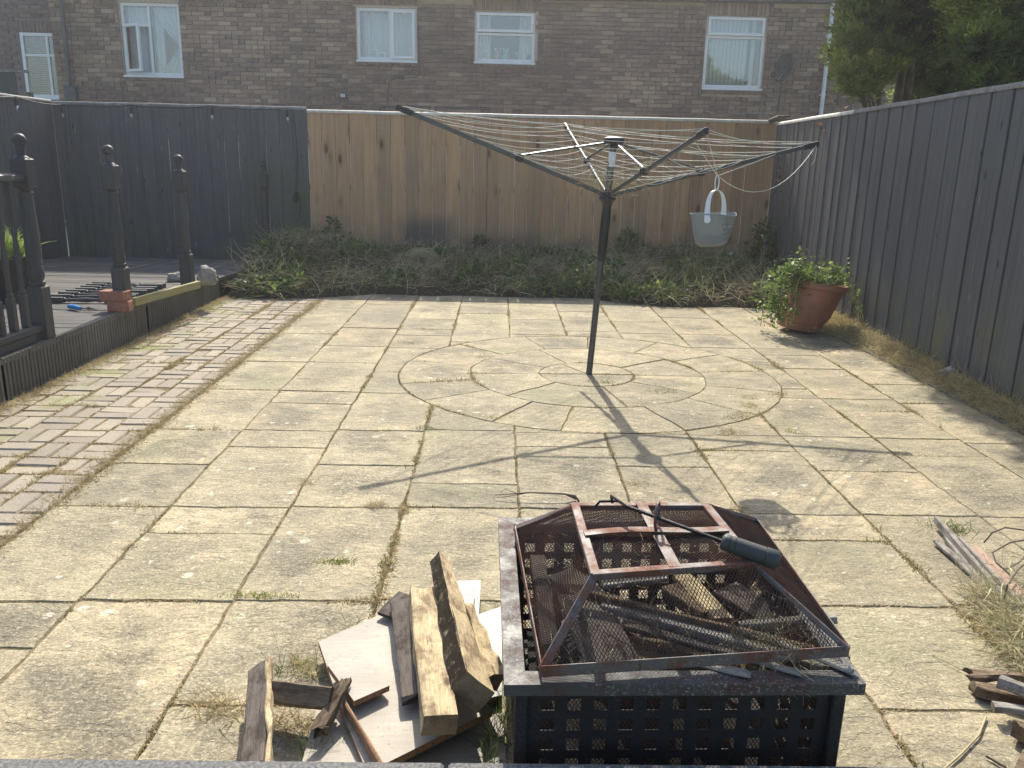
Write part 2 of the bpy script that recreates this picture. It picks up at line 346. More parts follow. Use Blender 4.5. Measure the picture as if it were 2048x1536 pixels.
M = dict(
    slab=m_slab(), paver=m_paver(), joint=m_soil('joint_soil', (.11, .085, .05), (.33, .26, .155)), bed=m_soil('bed_soil', (.035, .027, .018), (.09, .072, .045)),
    fence=m_fence_black(),
    wood=m_wood('new_pine_fence', (.38, .235, .125), (.54, .36, .205), (.20, .105, .055), stain=True, grey=.12),
    capw=m_plain('pale_cap_rail', (.56, .52, .43), .6, var=.2), capg=m_plain('weathered_grey_cap', (.19, .185, .175), .8, var=.4),
    brick=m_brick('brown_brick', [(0, (.12, .086, .075)), (.3, (.19, .132, .103)), (.62, (.285, .20, .145)), (1, (.43, .32, .22))]),
    brickd=m_brick('dark_brick', [(0, (.10, .078, .082)), (1, (.19, .14, .135))]),
    mortar=m_plain('mortar', (.50, .43, .35), .95, var=.15), mortard=m_plain('dark_mortar', (.17, .15, .145), .95),
    upvc=m_plain('white_window_frame', (.78, .80, .79), .35, var=.04, bump=.03), glass=m_glass(),
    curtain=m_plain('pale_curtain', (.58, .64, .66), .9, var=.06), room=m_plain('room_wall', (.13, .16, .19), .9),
    blind=m_plain('blind_slat', (.30, .33, .31), .6), fascia=m_plain('dark_fascia', (.05, .052, .055), .6),
    deck=m_wood('grey_deck_board', (.085, .085, .085), (.16, .155, .15), (.05, .05, .05), sc=(1.6, 40, 40), knots=False, grey=.3),
    edge=m_wood('weathered_deck_fascia', (.085, .082, .07), (.155, .145, .12), (.05, .05, .04), sc=(30, 30, 2), knots=False, grey=.3),
    newel=m_wood('charcoal_painted_newel', (.045, .05, .055), (.07, .076, .08), (.03, .03, .03), knots=False, rough=.55),
    terracotta=m_plain('terracotta_plastic', (.32, .13, .08), .55, var=.28, sc=6),
    dryer=m_plain('dark_grey_aluminium', (.085, .09, .09), .38, .5, .5, .2), dryblk=m_plain('black_plastic', (.018, .019, .02), .4), line=m_plain('cream_line', (.62, .60, .52), .6, var=.05),
    basket=m_thin('grey_plastic', (.29, .31, .31), .35), basketw=m_plain('white_plastic', (.75, .75, .74), .4, var=.04, bump=.02),
    rim=m_metal_rusty('weathered_steel_rim', (.062, .060, .058), (.08, .042, .032), .34, .34), rusty=m_metal_rusty('rusty_steel_frame', (.12, .105, .10), (.14, .058, .034), .56, .2),
    mesh=m_metal_rusty('rusty_mesh', (.055, .035, .027), (.095, .042, .026), .65, 0), pit=m_metal_rusty('black_steel_panel', (.014, .014, .016), (.06, .022, .012), .05, .05),
    rubber=m_plain('dark_grip', (.045, .05, .05), .55), ironbk=m_plain('black_rod', (.012, .012, .013), .35, .5, .6),
    timber_shaded=m_timber('shaded_side_timber', (.38, .30, .18), (.56, .46, .30), (.16, .115, .07), 1.0),
    timber=m_timber('pale_timber', (.40, .31, .18), (.58, .48, .30), (.16, .115, .07)),
    timberd=m_timber('brown_timber', (.14, .10, .065), (.26, .195, .13), (.065, .045, .03)),
    timberk=m_timber('charred_grey_timber', (.085, .07, .06), (.17, .145, .125), (.04, .032, .026)),
    timberg=m_timber('grey_timber', (.24, .22, .195), (.38, .355, .315), (.11, .095, .075)),
    board=m_dirty('cream_laminate', (.34, .305, .25)), boardw=m_dirty('white_laminate', (.38, .38, .375)), chip=m_plain('chipboard_edge', (.27, .16, .09), .9, var=.4, sc=120),
    bark=m_plain('tree_bark', (.13, .10, .075), .9, var=.4, bump=.8, sc=14), stone=m_plain('pale_stone', (.27, .25, .21), .9, var=.4, bump=.9, sc=22),
    char=m_plain('charred_ash', (.03, .027, .024), .95, var=.6, bump=1, sc=30), coping=m_plain('grey_concrete_coping', (.17, .168, .16), .95, var=.6, bump=1, sc=140), redbrick=m_plain('red_clay_brick', (.29, .13, .085), .9, var=.25, bump=.6, sc=40),
    grass=m_tone('dry_and_green_grass', [(0, (.20, .15, .085)), (.35, (.50, .40, .23)), (.62, (.42, .37, .17)), (.8, (.13, .17, .045)), (1, (.09, .15, .03))], transl=.25),
    straw=m_tone('dry_weed_stems', [(0, (.13, .10, .06)), (.35, (.38, .32, .19)), (.7, (.62, .55, .34)), (1, (.32, .38, .14))], transl=.15),
    leaf=m_tone('green_leaves', [(0, (.04, .07, .028)), (.5, (.105, .165, .045)), (.85, (.20, .28, .07)), (1, (.38, .45, .12))], .5, transl=.4),
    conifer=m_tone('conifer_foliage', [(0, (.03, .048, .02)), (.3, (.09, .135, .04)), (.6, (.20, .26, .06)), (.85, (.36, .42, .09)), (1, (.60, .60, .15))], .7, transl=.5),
    russet=m_tone('russet_leaves', [(0, (.20, .09, .05)), (1, (.42, .22, .12))], transl=.3),
    lawn=m_plain('rough_lawn', (.10, .12, .05), .95, var=.4, bump=.8, sc=6),
    blue=m_plain('blue_plastic', (.03, .22, .55), .35), pink=m_plain('pink_petals', (.50, .10, .22), .6), litter=m_plain('white_litter', (.7, .7, .7), .6), teal=m_plain('teal_ceramic', (.16, .46, .47), .4), rose=m_plain('mottled_brown_ceramic', (.40, .25, .23), .4, var=.5, sc=60),
    greenpaint=m_wood('dark_green_paint', (.045, .065, .065), (.07, .095, .095), (.03, .04, .04), knots=False), pipe=m_plain('dark_drainpipe', (.035, .055, .062), .4), pipew=m_plain('white_drainpipe', (.66, .70, .70), .4),
    bulb=m_glass(), satin=m_plain('grey_dish', (.03, .042, .05), .6),
    cablew=m_plain('pale_cable', (.30, .29, .27), .7), cableb=m_plain('black_cable', (.015, .015, .017), .6))

# ------------------------------------------------------------------ ground
b = MB(); g = 150; b.add([(-g, -g, -.03), (g, -g, -.03), (g, g, -.03), (-g, g, -.03)], [(0, 1, 2, 3)])
tag(b.build('ground', M['lawn']), kind='structure')

b = MB(); b.add([(-9, 10.4, -.01), (9, 10.4, -.01), (9, 15.6, -.01), (-9, 15.6, -.01)], [(0, 1, 2, 3)]); tag(b.build('gap_bright_sheet', m_plain('pale_gap_backing', (.36, .35, .30), .9)), kind='structure')  # unseen pale sheet added so the gaps between fence boards look bright
# ------------------------------------------------------------------ patio slabs
CXc, CYc, R1, R2, R3 = .59, 5.28, .31, .765, 1.225
patio = MB(); patio.add([(-2.68, .9, -.0045), (2.95, .9, -.0045), (2.95, 8.7, -.0045), (-2.68, 8.7, -.0045)], [(0, 1, 2, 3)])
patio = tag(patio.build('patio', M['joint']), kind='structure')
joints = []          # joint segments for the dry grass
def poly_inset(P, d):
    n = len(P); out = []
    for i in range(n):
        a, p, c = P[i - 1], P[i], P[(i + 1) % n]
        e1 = (p - a).normalized() if (p - a).length > 1e-6 else Vector((1, 0)); e2 = (c - p).normalized() if (c - p).length > 1e-6 else e1
        n1 = Vector((-e1.y, e1.x)); n2 = Vector((-e2.y, e2.x)); m = n1 + n2
        m = m / max(m.length_squared, .5) * 2 if m.length > 1e-6 else n1
        out.append(p + m * d * (1.0 if m.length < 1.6 else 1.6 / m.length))
    return out
def resample(P, st=.05):
    out = []
    for i in range(len(P)):
        a, c = P[i], P[(i + 1) % len(P)]; L = (c - a).length; k = max(1, int(L / st))
        out += [a.lerp(c, j / k) for j in range(k)]
    return out
def area(P): return .5 * sum(P[i].x * P[(i + 1) % len(P)].y - P[(i + 1) % len(P)].x * P[i].y for i in range(len(P)))
def slab(P, gap=.0021, name='slab', parent=None, m=None, bev=.004, st=.035, jit=.0042):
    P = [Vector(p) for p in P]
    if area(P) < 0: P.reverse()
    if area(P) < .004: return
    P = resample(P, st); P = poly_inset(P, gap)
    P = [Vector((p.x + noise.noise((p.x * 9, p.y * 9, 1)) * jit * 2 + R.uniform(-1, 1) * jit * .5, p.y + noise.noise((p.x * 9, p.y * 9, 7)) * jit * 2 + R.uniform(-1, 1) * jit * .5)) for p in P]
    P2 = poly_inset(P, bev); n = len(P)
    c = sum(P, Vector((0, 0))) / n; dz = R.uniform(-.002, .0015); tx, ty = R.uniform(-.003, .003), R.uniform(-.003, .003)
    zf = lambda q, z: z + dz + (q.x - c.x) * tx + (q.y - c.y) * ty
    vs = [(p.x - c.x, p.y - c.y, -.03) for p in P] + [(p.x - c.x, p.y - c.y, zf(p, -.006)) for p in P] + [(p.x - c.x, p.y - c.y, zf(p, 0)) for p in P2]
    fs = [(k * n + i, k * n + (i + 1) % n, (k + 1) * n + (i + 1) % n, (k + 1) * n + i) for k in (0, 1) for i in range(n)] + [tuple(2 * n + i for i in range(n))]
    mb = MB().add(vs, fs); me = mb.mesh(name, m or M['slab'])
    me.polygons.foreach_set('use_smooth', [True] * len(me.polygons)); me.set_sharp_from_angle(angle=math.radians(50))
    o = bpy.data.objects.new(name, me); link(o, parent or patio); o.location = (c.x, c.y, 0); return o
XC = [-1.72, -1.28, -.81, -.363, .095, .555, .99, 1.474, 1.95, 2.396, 2.80]
YPX = [[633, 667, 723, 779, 859, 927, 1013, 1203, 1295], [608.5, 656, 692.5, 725, 783, 807, 861, 894, 1013.5, 1067, 1201],
       [637.5, 658, 670.5, 696, 744, 786, 861, 930, 1014, 1201, 1411], [608, 627, 660.5, 684, 861, 967.5, 1015, 1201], [619, 639, 669, 866, 894, 1018, 1201],
       [623, 663, 868, 934, 1018, 1201], [643, 667, 871, 902, 1029, 1081, 1212, 1422], [636, 669, 695.5, 723, 739, 777, 795, 873, 943, 1031, 1212, 1380],
       [659, 697, 711, 738, 798, 822.5, 878, 913, 1036, 1160], [625, 655, 703, 769, 807, 887, 1000, 1100]]
C2 = Vector((CXc, CYc)); RG = R3 + .003
def outside_disc(rect):
    P = resample([Vector(p) for p in rect], .015); ins = [(p - C2).length < RG for p in P]
    if not any(ins): return [[Vector(p) for p in rect]]
    if all(ins): return []
    n = len(P); i0 = next(i for i in range(n) if ins[i - 1] and not ins[i]); runs = []; cur = []
    for k in range(n):
        i = (i0 + k) % n
        if not ins[i]: cur.append(P[i])
        elif cur: runs.append(cur); cur = []
    if cur: runs.append(cur)
    out = []
    x0, y0 = rect[0]; x1, y1 = rect[2]
    for r in runs:
        a0 = math.atan2(*(r[-1] - C2).yx); a1 = math.atan2(*(r[0] - C2).yx)
        best = None
        for dd in (((a1 - a0) % (2 * PI)), ((a1 - a0) % (2 * PI)) - 2 * PI):
            mid = a0 + dd / 2; q = C2 + Vector((math.cos(mid), math.sin(mid))) * RG
            if x0 - .02 <= q.x <= x1 + .02 and y0 - .02 <= q.y <= y1 + .02 and (best is None or abs(dd) < abs(best)): best = dd
        if best is None: best = (a1 - a0 + PI) % (2 * PI) - PI
        k = max(2, int(abs(best) / .06)); arc = [C2 + Vector((math.cos(a0 + best * j / k), math.sin(a0 + best * j / k))) * RG for j in range(k + 1)]
        out.append(r + arc)
    return out
for k in range(10):
    xm = (XC[k] + XC[k + 1]) / 2
    ys = sorted(atY(0, 0, 1)[0] * 0 + at(1024 + (xm - 0) * 300, y).y for y in YPX[k])
    # pixel rows read near the column: solve for the pixel column at this row
    ys = []
    for y in YPX[k]:
        px = 1024
        for _ in range(6):
            p = at(px, y); px += (xm - p.x) * 300 / max(p.y / 4, .5)
        ys.append(at(px, y).y)
    ys = [8.62] + sorted(ys, reverse=True); ys.append(min(ys[-1] - .6, 1.45)); ys.append(.92)
    for i in range(len(ys) - 1):
        y1, y0 = ys[i], ys[i + 1]
        if y1 - y0 < .02: continue
        xr = XC[k + 1] if k < 9 else 2.80
        for P in outside_disc([(XC[k], y0), (xr, y0), (xr, y1), (XC[k], y1)]): slab(P)
        if abs(y0 - CYc) > R3 or abs(xm - CXc) > R3: joints.append((Vector((XC[k], y0)), Vector((XC[k + 1], y0)), .7))
for k, x in enumerate(XC):
    h = math.sqrt(max(0, R3 ** 2 - (x - CXc) ** 2))
    if h > 0: joints += [(Vector((x, .95)), Vector((x, CYc - h)), 1.5), (Vector((x, CYc + h)), Vector((x, 8.3)), 1.0)]
    else: joints.append((Vector((x, .95)), Vector((x, 8.3)), 2.2 if k == 0 else 1.4))
def arc(r, a0, a1, st=.05):
    k = max(2, int(abs(a1 - a0) * r / st)); return [C2 + Vector((math.cos(a0 + (a1 - a0) * j / k), math.sin(a0 + (a1 - a0) * j / k))) * r for j in range(k + 1)]
def ring(r0, r1, angs):
    for i in range(len(angs)):
        a, c = math.radians(angs[i]), math.radians(angs[(i + 1) % len(angs)])
        if c <= a: c += 2 * PI
        P = arc(r1, a, c) + (list(reversed(arc(r0, a, c))) if r0 > .01 else [C2])
        slab(P, .0018, bev=.003)
        joints.append((C2 + Vector((math.cos(a), math.sin(a))) * r0, C2 + Vector((math.cos(a), math.sin(a))) * r1, .8))
    pts = arc(r1, 0, 2 * PI, .12)
    for i in range(len(pts) - 1): joints.append((pts[i], pts[i + 1], .9))
ring(0, R1, [2, 118, 181])
ring(R1 + .001, R2, [0, 38, 112, 148, 183, 226, 282, 326])
ring(R2 + .001, R3, [8, 32, 58, 84, 108, 136, 166, 195, 214, 240, 258, 289, 315, 342])

# ------------------------------------------------------------------ block paving strip
bp = MB().add([(-2.72, 1.0, -.011), (-1.735, 1.0, -.011), (-1.735, 8.2, -.011), (-2.72, 8.2, -.011)], [(0, 1, 2, 3)])
blocks = tag(bp.build('block_paving', M['joint']), kind='structure')
pm = []
for i in range(6):
    mb = MB(); mb.box((0, 0, -.02), (.195, .092, .044), bev=.006); mb.v = [(x + R.uniform(-.0015, .0015), y + R.uniform(-.0015, .0015), z) for x, y, z in mb.v]; pm.append(mb.mesh('paver', M['paver']))
cnt = 0; rest = MB()
S2 = .2015
for j in range(int((8.15 - 2.3) / S2)):
    for i in range(5):
        x = -1.728 - .1 - i * S2; y = 8.1 - j * S2; ver = (i + j) % 2
        for h in (-1, 1):
            if i == 4 and ver and h == -1: continue
            pos, rz = ((x + h * .0505, y), PI / 2) if ver else ((x + (.03 if i == 4 else 0), y + h * .0505), 0)
            o = bpy.data.objects.new('paver', R.choice(pm)); link(o, blocks); o.location = (*pos, R.uniform(-.006, .002)); o.rotation_euler = (R.uniform(-.02, .02), R.uniform(-.02, .02), rz + R.uniform(-.02, .02)); cnt += 1
        joints.append((Vector((x - .1, y - .1)), Vector((x + .1, y - .1)), .9)); joints.append((Vector((x + .1, y - .1)), Vector((x + .1, y + .1)), 3.0 if i % 2 == 0 else .8))

# ------------------------------------------------------------------ near coping
cp = empty('stone_coping', (0, 1.2, 0), 'rough grey concrete coping wall along the bottom edge of the view', 'wall')
cx = [-2.6, -1.0, -.083, .9, 2.4]
for i in range(4):
    mb = MB(); mb.box(((cx[i] + cx[i + 1]) / 2, -.006, .225), (cx[i + 1] - cx[i] - .008, .26, .05), bev=.006); mb.build('coping_slab', M['coping'], cp)
MB().box((-.1, -.02, .09), (4.98, .22, .215)).build('wall_body', M['coping'], cp)

# ------------------------------------------------------------------ fences
def board_mesh(w, h, t, m, ridge=0.0, seed=0):
    rr = random.Random(seed); mb = MB(); n = 6; vs = []
    for k in range(n + 1):
        z = h * k / n; j = lambda: rr.uniform(-.0018, .0018)
        vs += [(-w / 2 + j(), -t / 2, z), (-w / 2 + .004 + j(), -t / 2 - .003, z), (w / 2 - .004 + j(), -t / 2 - .003 - ridge, z), (w / 2 + j(), -t / 2 - ridge, z), (w / 2 + j(), t / 2, z), (-w / 2 + j(), t / 2, z)]
    fs = [(k * 6 + i, k * 6 + (i + 1) % 6, (k + 1) * 6 + (i + 1) % 6, (k + 1) * 6 + i) for k in range(n) for i in range(6)] + [tuple(range(5, -1, -1)), tuple(n * 6 + i for i in range(6))]
    return mb.add(vs, fs).mesh('board', m)
def fence(name, label, p0, p1, ztop, step, m, mcap, gap=.004, z0=-.02, capw=.05, seed=0, stag=0.0, vary=0.0, rails=True, zs=None, gaps=None, lean=0.0, capdrop=0):
    p0, p1 = Vector(p0), Vector(p1); L = (p1 - p0).length; d = (p1 - p0).normalized(); rz = math.atan2(d.y, d.x)
    root = empty(name, (*p0, 0), label, 'fence', rz=rz); rr = random.Random(seed)
    n = round(L / step); st = L / n
    if vary:
        ws = [rr.choice((1 - vary, 1 - vary * .5, 1, 1 + vary * .6, 1 + vary)) for _ in range(n)]; tot = sum(ws); ws = [w * L / tot for w in ws]; x = 0; lib = {}
        for i, w in enumerate(ws):
            key = round(w, 4)
            if key not in lib: lib[key] = board_mesh(w - gap, ztop - z0, .018, m, rr.uniform(0, .003), seed + i)
            o = bpy.data.objects.new('board', lib[key]); link(o, root); o.location = (x + w / 2, rr.uniform(-.002, .002) - (stag if i % 2 else 0), z0); o.rotation_euler = (0, rr.uniform(-.002, .002), rr.uniform(-.03, .03)); x += w
        n = 0
    Ms = [board_mesh(st - gap * f, ztop - z0, .018, m, rr.uniform(0, .002), seed + i) for i, f in enumerate((.55, .75, .95, 1.15, 1.4))]
    for i in range(n):
        o = bpy.data.objects.new('board', rr.choice(Ms)); link(o, root)
        o.location = ((i + .5) * st, rr.uniform(-.002, .002) - (stag if i % 2 else 0), z0); o.rotation_euler = (lean, rr.uniform(-.0018, .0018), rr.uniform(-.012, .012) + (0))
        if zs: o.location.z += zs(i / n)
    for k in range(3):
        a, c = L * k / 3 + .002, L * (k + 1) / 3 - .002; y0 = -stag / 2; pr = [(-capw / 2, 0), (-capw / 2, .012)] + [(-capw / 2 * math.cos(t), .012 + .024 * math.sin(t)) for t in (.35, .7, 1.05, 1.4, 1.74, 2.1, 2.45, 2.8)] + [(capw / 2, .012), (capw / 2, 0)]
        q = len(pr); nn = 6; vs = []
        for j in range(nn + 1):
            x = a + (c - a) * j / nn; dz = rr.uniform(-.003, .003) if 0 < j < nn else 0; vs += [(x, y0 + py_, ztop - .002 + pz_ + dz) for py_, pz_ in pr]
        MB().add(vs, [(j * q + i, j * q + (i + 1) % q, (j + 1) * q + (i + 1) % q, (j + 1) * q + i) for j in range(nn) for i in range(q)] + [tuple(range(q)), tuple(range((nn + 1) * q - 1, nn * q - 1, -1))]).build('cap_rail', (M['capw'] if vary and k == 0 else mcap), root)
    if rails:
        for z in (.42, 1.0, 1.6): MB().box((L / 2, .04, z), (L, .04, .07)).build('back_rail', m, root)
    k = 0
    while k * 1.8 < L: MB().box((k * 1.8 + .9, .11, ztop / 2 - .1), (.09, .09, ztop + .1)).build('post', m, root) if k * 1.8 + .9 < L else None; k += 1
    return root
fence('timber_fence', 'natural pine close board fence with a pale cap behind the weed bed', (-2.25, 10.1), (3.21, 10.1), 1.835, .16, M['wood'], M['capw'], .0072, seed=1, capw=.055)
fence('painted_fence', 'charcoal painted board fence at the back of the deck, left of the natural pine boards', (-5.16, 10.1), (-2.253, 10.1), 1.862, .165, M['fence'], M['capg'], .005, seed=2)
fence('painted_fence', 'charcoal board fence running along the left side of the deck', (-5.17, 3.6), (-5.17, 10.07), 1.875, .15, M['fence'], M['capg'], .004, seed=3)
fence('painted_fence', 'dark charcoal board fence on the right side, behind the terracotta pot', (3.215, 10.07), (2.86, 2.6), 1.81, .122, M['fence'], M['capg'], .003, seed=4, stag=.007, capw=.045, vary=.38)

# ------------------------------------------------------------------ deck
ZD = lambda y: .24 if y < 6.5 else .24 - (y - 6.5) * .028
deck = empty('deck', (-2.7, 7, 0), 'weathered grey grooved timber deck in the left corner between the painted fences', 'deck')
y = 3.5; dm = []
for k in range(3):
    prof = []; n = 7; w = .118
    vs = []; pr = []
    for i in range(n):
        a = -w / 2 + w * i / n; c = a + w / n; pr += [(a + .003, 0), (c - .003, 0), (c - .002, -.005), (c + .002, -.005)]
    pr = pr[:-2] + [(w / 2, -.028), (-w / 2, -.028)]; q = len(pr)
    vs = [(0, *p) for p in pr] + [(2.44, *p) for p in pr]
    fs = [(i, q + i, q + (i + 1) % q, (i + 1) % q) for i in range(q)] + [tuple(range(q)), tuple(range(2 * q - 1, q - 1, -1))]
    dm.append(MB().add(vs, fs).mesh('deck_board', M['deck']))
i = 0
while y < 9.98:
    o = bpy.data.objects.new('deck_board', dm[i % 3]); link(o, deck); o.location = (-5.13 + 2.7, y - 7, ZD(y) + R.uniform(-.002, .002)); o.rotation_euler = (-.028 if y > 6.5 else 0, 0, R.uniform(-.001, .001)); y += .125; i += 1
for (ya, yb) in ((3.5, 4.42), (4.42, 5.32), (5.32, 6.32), (6.33, 8.0)):
    mb = MB(); yy = ya + .004; top = ZD((ya + yb) / 2) + .004; pts = []
    while yy < yb - .008:
        pts += [(yy, .0), (yy + .022, .0), (yy + .026, -.011), (yy + .034, -.011)]; yy += .038
    n = len(pts)
    vs = [(.012 + dx, p - 7, .0) for p, dx in pts] + [(.012 + dx, p - 7, top) for p, dx in pts] + [(-.02, p - 7, top) for p, dx in pts]
    fs = [(i, i + 1, n + i + 1, n + i) for i in range(n - 1)] + [(n + i, n + i + 1, 2 * n + i + 1, 2 * n + i) for i in range(n - 1)]
    mb.add(vs, fs).build('fascia_board', M['edge'], deck)

def newel(x, y, zt, label, w=.092, zb=None):
    zb = ZD(y) if zb is None else zb; H = zt - zb; root = empty('newel_post', (x, y, zb), label, 'post', 'turned newel posts along the deck edge')
    h = w / 2
    def sq(z0, z1, wt, top=True):
        mb = MB(); c = .008
        for_ = [(z0, h), (z1 - c, h), (z1, h - c)] if top else [(z0, h - c), (z0 + c, h), (z1 - c, h), (z1, h - c)]
        vs = [(sx * r, sy * r, z) for z, r in for_ for sx, sy in ((-1, -1), (1, -1), (1, 1), (-1, 1))]; m = len(for_)
        fs = [(k * 4 + i, k * 4 + (i + 1) % 4, (k + 1) * 4 + (i + 1) % 4, (k + 1) * 4 + i) for k in range(m - 1) for i in range(4)] + [(3, 2, 1, 0), tuple((m - 1) * 4 + i for i in range(4))]
        return mb.add(vs, fs)
    z1 = H * .27; z2 = H * .745; z3 = H * .885
    sq(0, z1, 0).build('base_block', M['newel'], root)
    sq(z2, z3, 0, False).build('top_block', M['newel'], root)
    pr = [(h * .8, z1 - .002), (h * .98, z1 + .010), (h * .98, z1 + .024), (h * .8, z1 + .032), (h * .94, z1 + .05), (h * 1.0, z1 + .072), (h * .94, z1 + .10), (h * .8, z1 + .12), (h * .93, z1 + .13), (h * .93, z1 + .145), (h * .85, z1 + .152), (h * .95, z1 + .175), (h * .97, z1 + .21),
          (h * .92, (z1 + z2) / 2), (h * .76, z2 - .07), (h * .72, z2 - .045), (h * .88, z2 - .036), (h * .88, z2 - .024), (h * .7, z2 - .016), (h * .9, z2 + .002)]
    MB().lathe(pr, n=22).build('turned_shaft', M['newel'], root, True)
    rb = h * .82; zc = H - rb
    pr = [(h * .95, z3 - .002), (h * .85, z3 + .006), (h * .62, z3 + .012), (h * .55, z3 + .018)] + [(rb * math.cos(a), zc + rb * math.sin(a)) for a in [math.radians(v) for v in range(-50, 91, 12)]] + [(.001, H)]
    MB().lathe(pr, n=24).build('ball_finial', M['newel'], root, True)
    return root
newel(-2.75, 4.97, 1.435, 'nearest turned charcoal newel post, with the handrail fixed to it')
newel(-2.71, 5.98, 1.39, 'free standing charcoal newel post beside the two stacked red bricks')
newel(-2.66, 7.12, 1.335, 'charcoal newel post between the two pale stones')
newel(-2.77, 10.02, 1.28, 'half hidden charcoal newel post against the back fence behind the weeds', .085, .1)

rl = empty('railing', (-2.75, 4.2, 0), 'charcoal deck railing with turned spindles at the left edge of the view', 'railing')
mb = MB(); pr = [(-.03, 0), (.03, 0), (.034, .012), (.03, .034), (.012, .044), (-.012, .044), (-.03, .034), (-.034, .012)]
def extr(pr, y0, y1, x=0, z=0):
    q = len(pr); vs = [(x + a, y0, z + c) for a, c in pr] + [(x + a, y1, z + c) for a, c in pr]
    return MB().add(vs, [(i, (i + 1) % q, q + (i + 1) % q, q + i) for i in range(q)] + [tuple(range(q - 1, -1, -1)), tuple(range(q, 2 * q))])
extr(pr, -1.5, .72, 0, 1.17).build('handrail', M['newel'], rl); extr(pr, -1.5, .72, 0, .30).build('bottom_rail', M['newel'], rl)
MB().box((0, -.2, .268), (.04, 1.7, .05)).build('rail_block', M['newel'], rl)
def spindle_profile(L, h=.02):
    return [(h, 0), (h, L * .22), (h * .6, L * .235), (h * .95, L * .26), (h * .6, L * .28), (h * .78, L * .32), (h * .9, L * .45), (h * .6, L * .62), (h * .9, L * .66), (h * .55, L * .69), (h, L * .71), (h, L)]
def spindle_mb(L, h=.02):
    mb = MB(); 
    for a, c in ((0, L * .23), (L * .72, L)):
        mb.box((0, 0, (a + c) / 2), (2 * h, 2 * h, c - a), bev=.003)
    pr = [(h * .55, L * .225), (h * .95, L * .245), (h * .95, L * .255), (h * .5, L * .27), (h * .85, L * .3), (h * .6, L * .33), (h * .72, L * .4), (h * .92, L * .5), (h * .6, L * .62), (h * .85, L * .65), (h * .9, L * .67), (h * .5, L * .69), (h * .9, L * .725)]
    return mb.lathe(pr, n=12)
sm = spindle_mb(.83).mesh('spindle', M['newel'], True)
for k in range(10):
    o = bpy.data.objects.new('spindle', sm); link(o, rl); o.location = (0, .60 - k * .125, .343)

# loose spindles lying on the deck
lm = spindle_mb(.86, .02).mesh('loose_spindle', M['newel'], True)
names = ['nearest', 'second', 'third', 'fourth', 'fifth', 'sixth', 'seventh', 'farthest']
for k in range(8):
    a = Vector((-3.40 - .012 * k + R.uniform(-.02, .02), 6.22 + .135 * k, 0)); d = Vector((1, R.uniform(-.03, .09), 0)).normalized()
    o = bpy.data.objects.new('loose_spindle', lm); link(o); o.location = (a.x, a.y, ZD(a.y) + .022); o.scale = (1, 1, .72)
    o.rotation_euler = d.to_track_quat('Z', 'Y').to_euler()
    tag(o, 'dark turned spindle lying flat on the deck, %s of eight from the bricks' % names[k], 'spindle', 'loose spindles laid on the deck')

# bricks, stones, batten, hand fork on the deck
p = at(236, 622, .24)
br = MB().box((0, 0, 0), (.15, .10, .075), bev=.005)
o = br.build('brick', M['redbrick'], loc=(p.x + .02, p.y, .24 + .0385)); o.rotation_euler = (0, 0, .1); tag(o, 'lower red brick standing on the deck edge by the newel post', 'brick', 'stacked red bricks on the deck')
o = bpy.data.objects.new('brick', MB().box((0, 0, 0), (.185, .11, .07), bev=.005).mesh('brick', M['redbrick'])); link(o); o.location = (p.x - .01, p.y, .24 + .0385 * 2 + .036); o.rotation_euler = (0, 0, -.08)
tag(o, 'upper red brick balanced on another brick beside the newel post', 'brick', 'stacked red bricks on the deck')
def rock(name, loc, size, label, m, seed, cat='stone'):
    bm = bmesh.new(); bmesh.ops.create_icosphere(bm, subdivisions=4, radius=1)
    for v in bm.verts:
        n1 = noise.noise(v.co * 1.3 + Vector((seed, 0, 0))); n2 = noise.noise(v.co * 4 + Vector((seed, 3, 0)))
        v.co *= 1 + .35 * n1 + .12 * n2; v.co = Vector((v.co.x * size[0] / 2, v.co.y * size[1] / 2, max(v.co.z, -.75) * size[2] / 2))
    me = bpy.data.meshes.new(name); bm.to_mesh(me); bm.free(); me.materials.append(m); me.polygons.foreach_set('use_smooth', [True] * len(me.polygons))
    o = bpy.data.objects.new(name, me); link(o); o.location = (loc[0], loc[1], loc[2] + size[2] * .36); return tag(o, label, cat)
p = at(355, 560, .22); rock('pale_stone', (p.x, p.y, ZD(p.y)), (.19, .15, .10), 'low flat speckled stone on the deck left of the third newel post', M['stone'], 3)
p = at(415, 568, .22); rock('pale_stone', (p.x, p.y, ZD(p.y)), (.17, .16, .2), 'taller rounded pale stone right of the third newel post', M['stone'], 9)

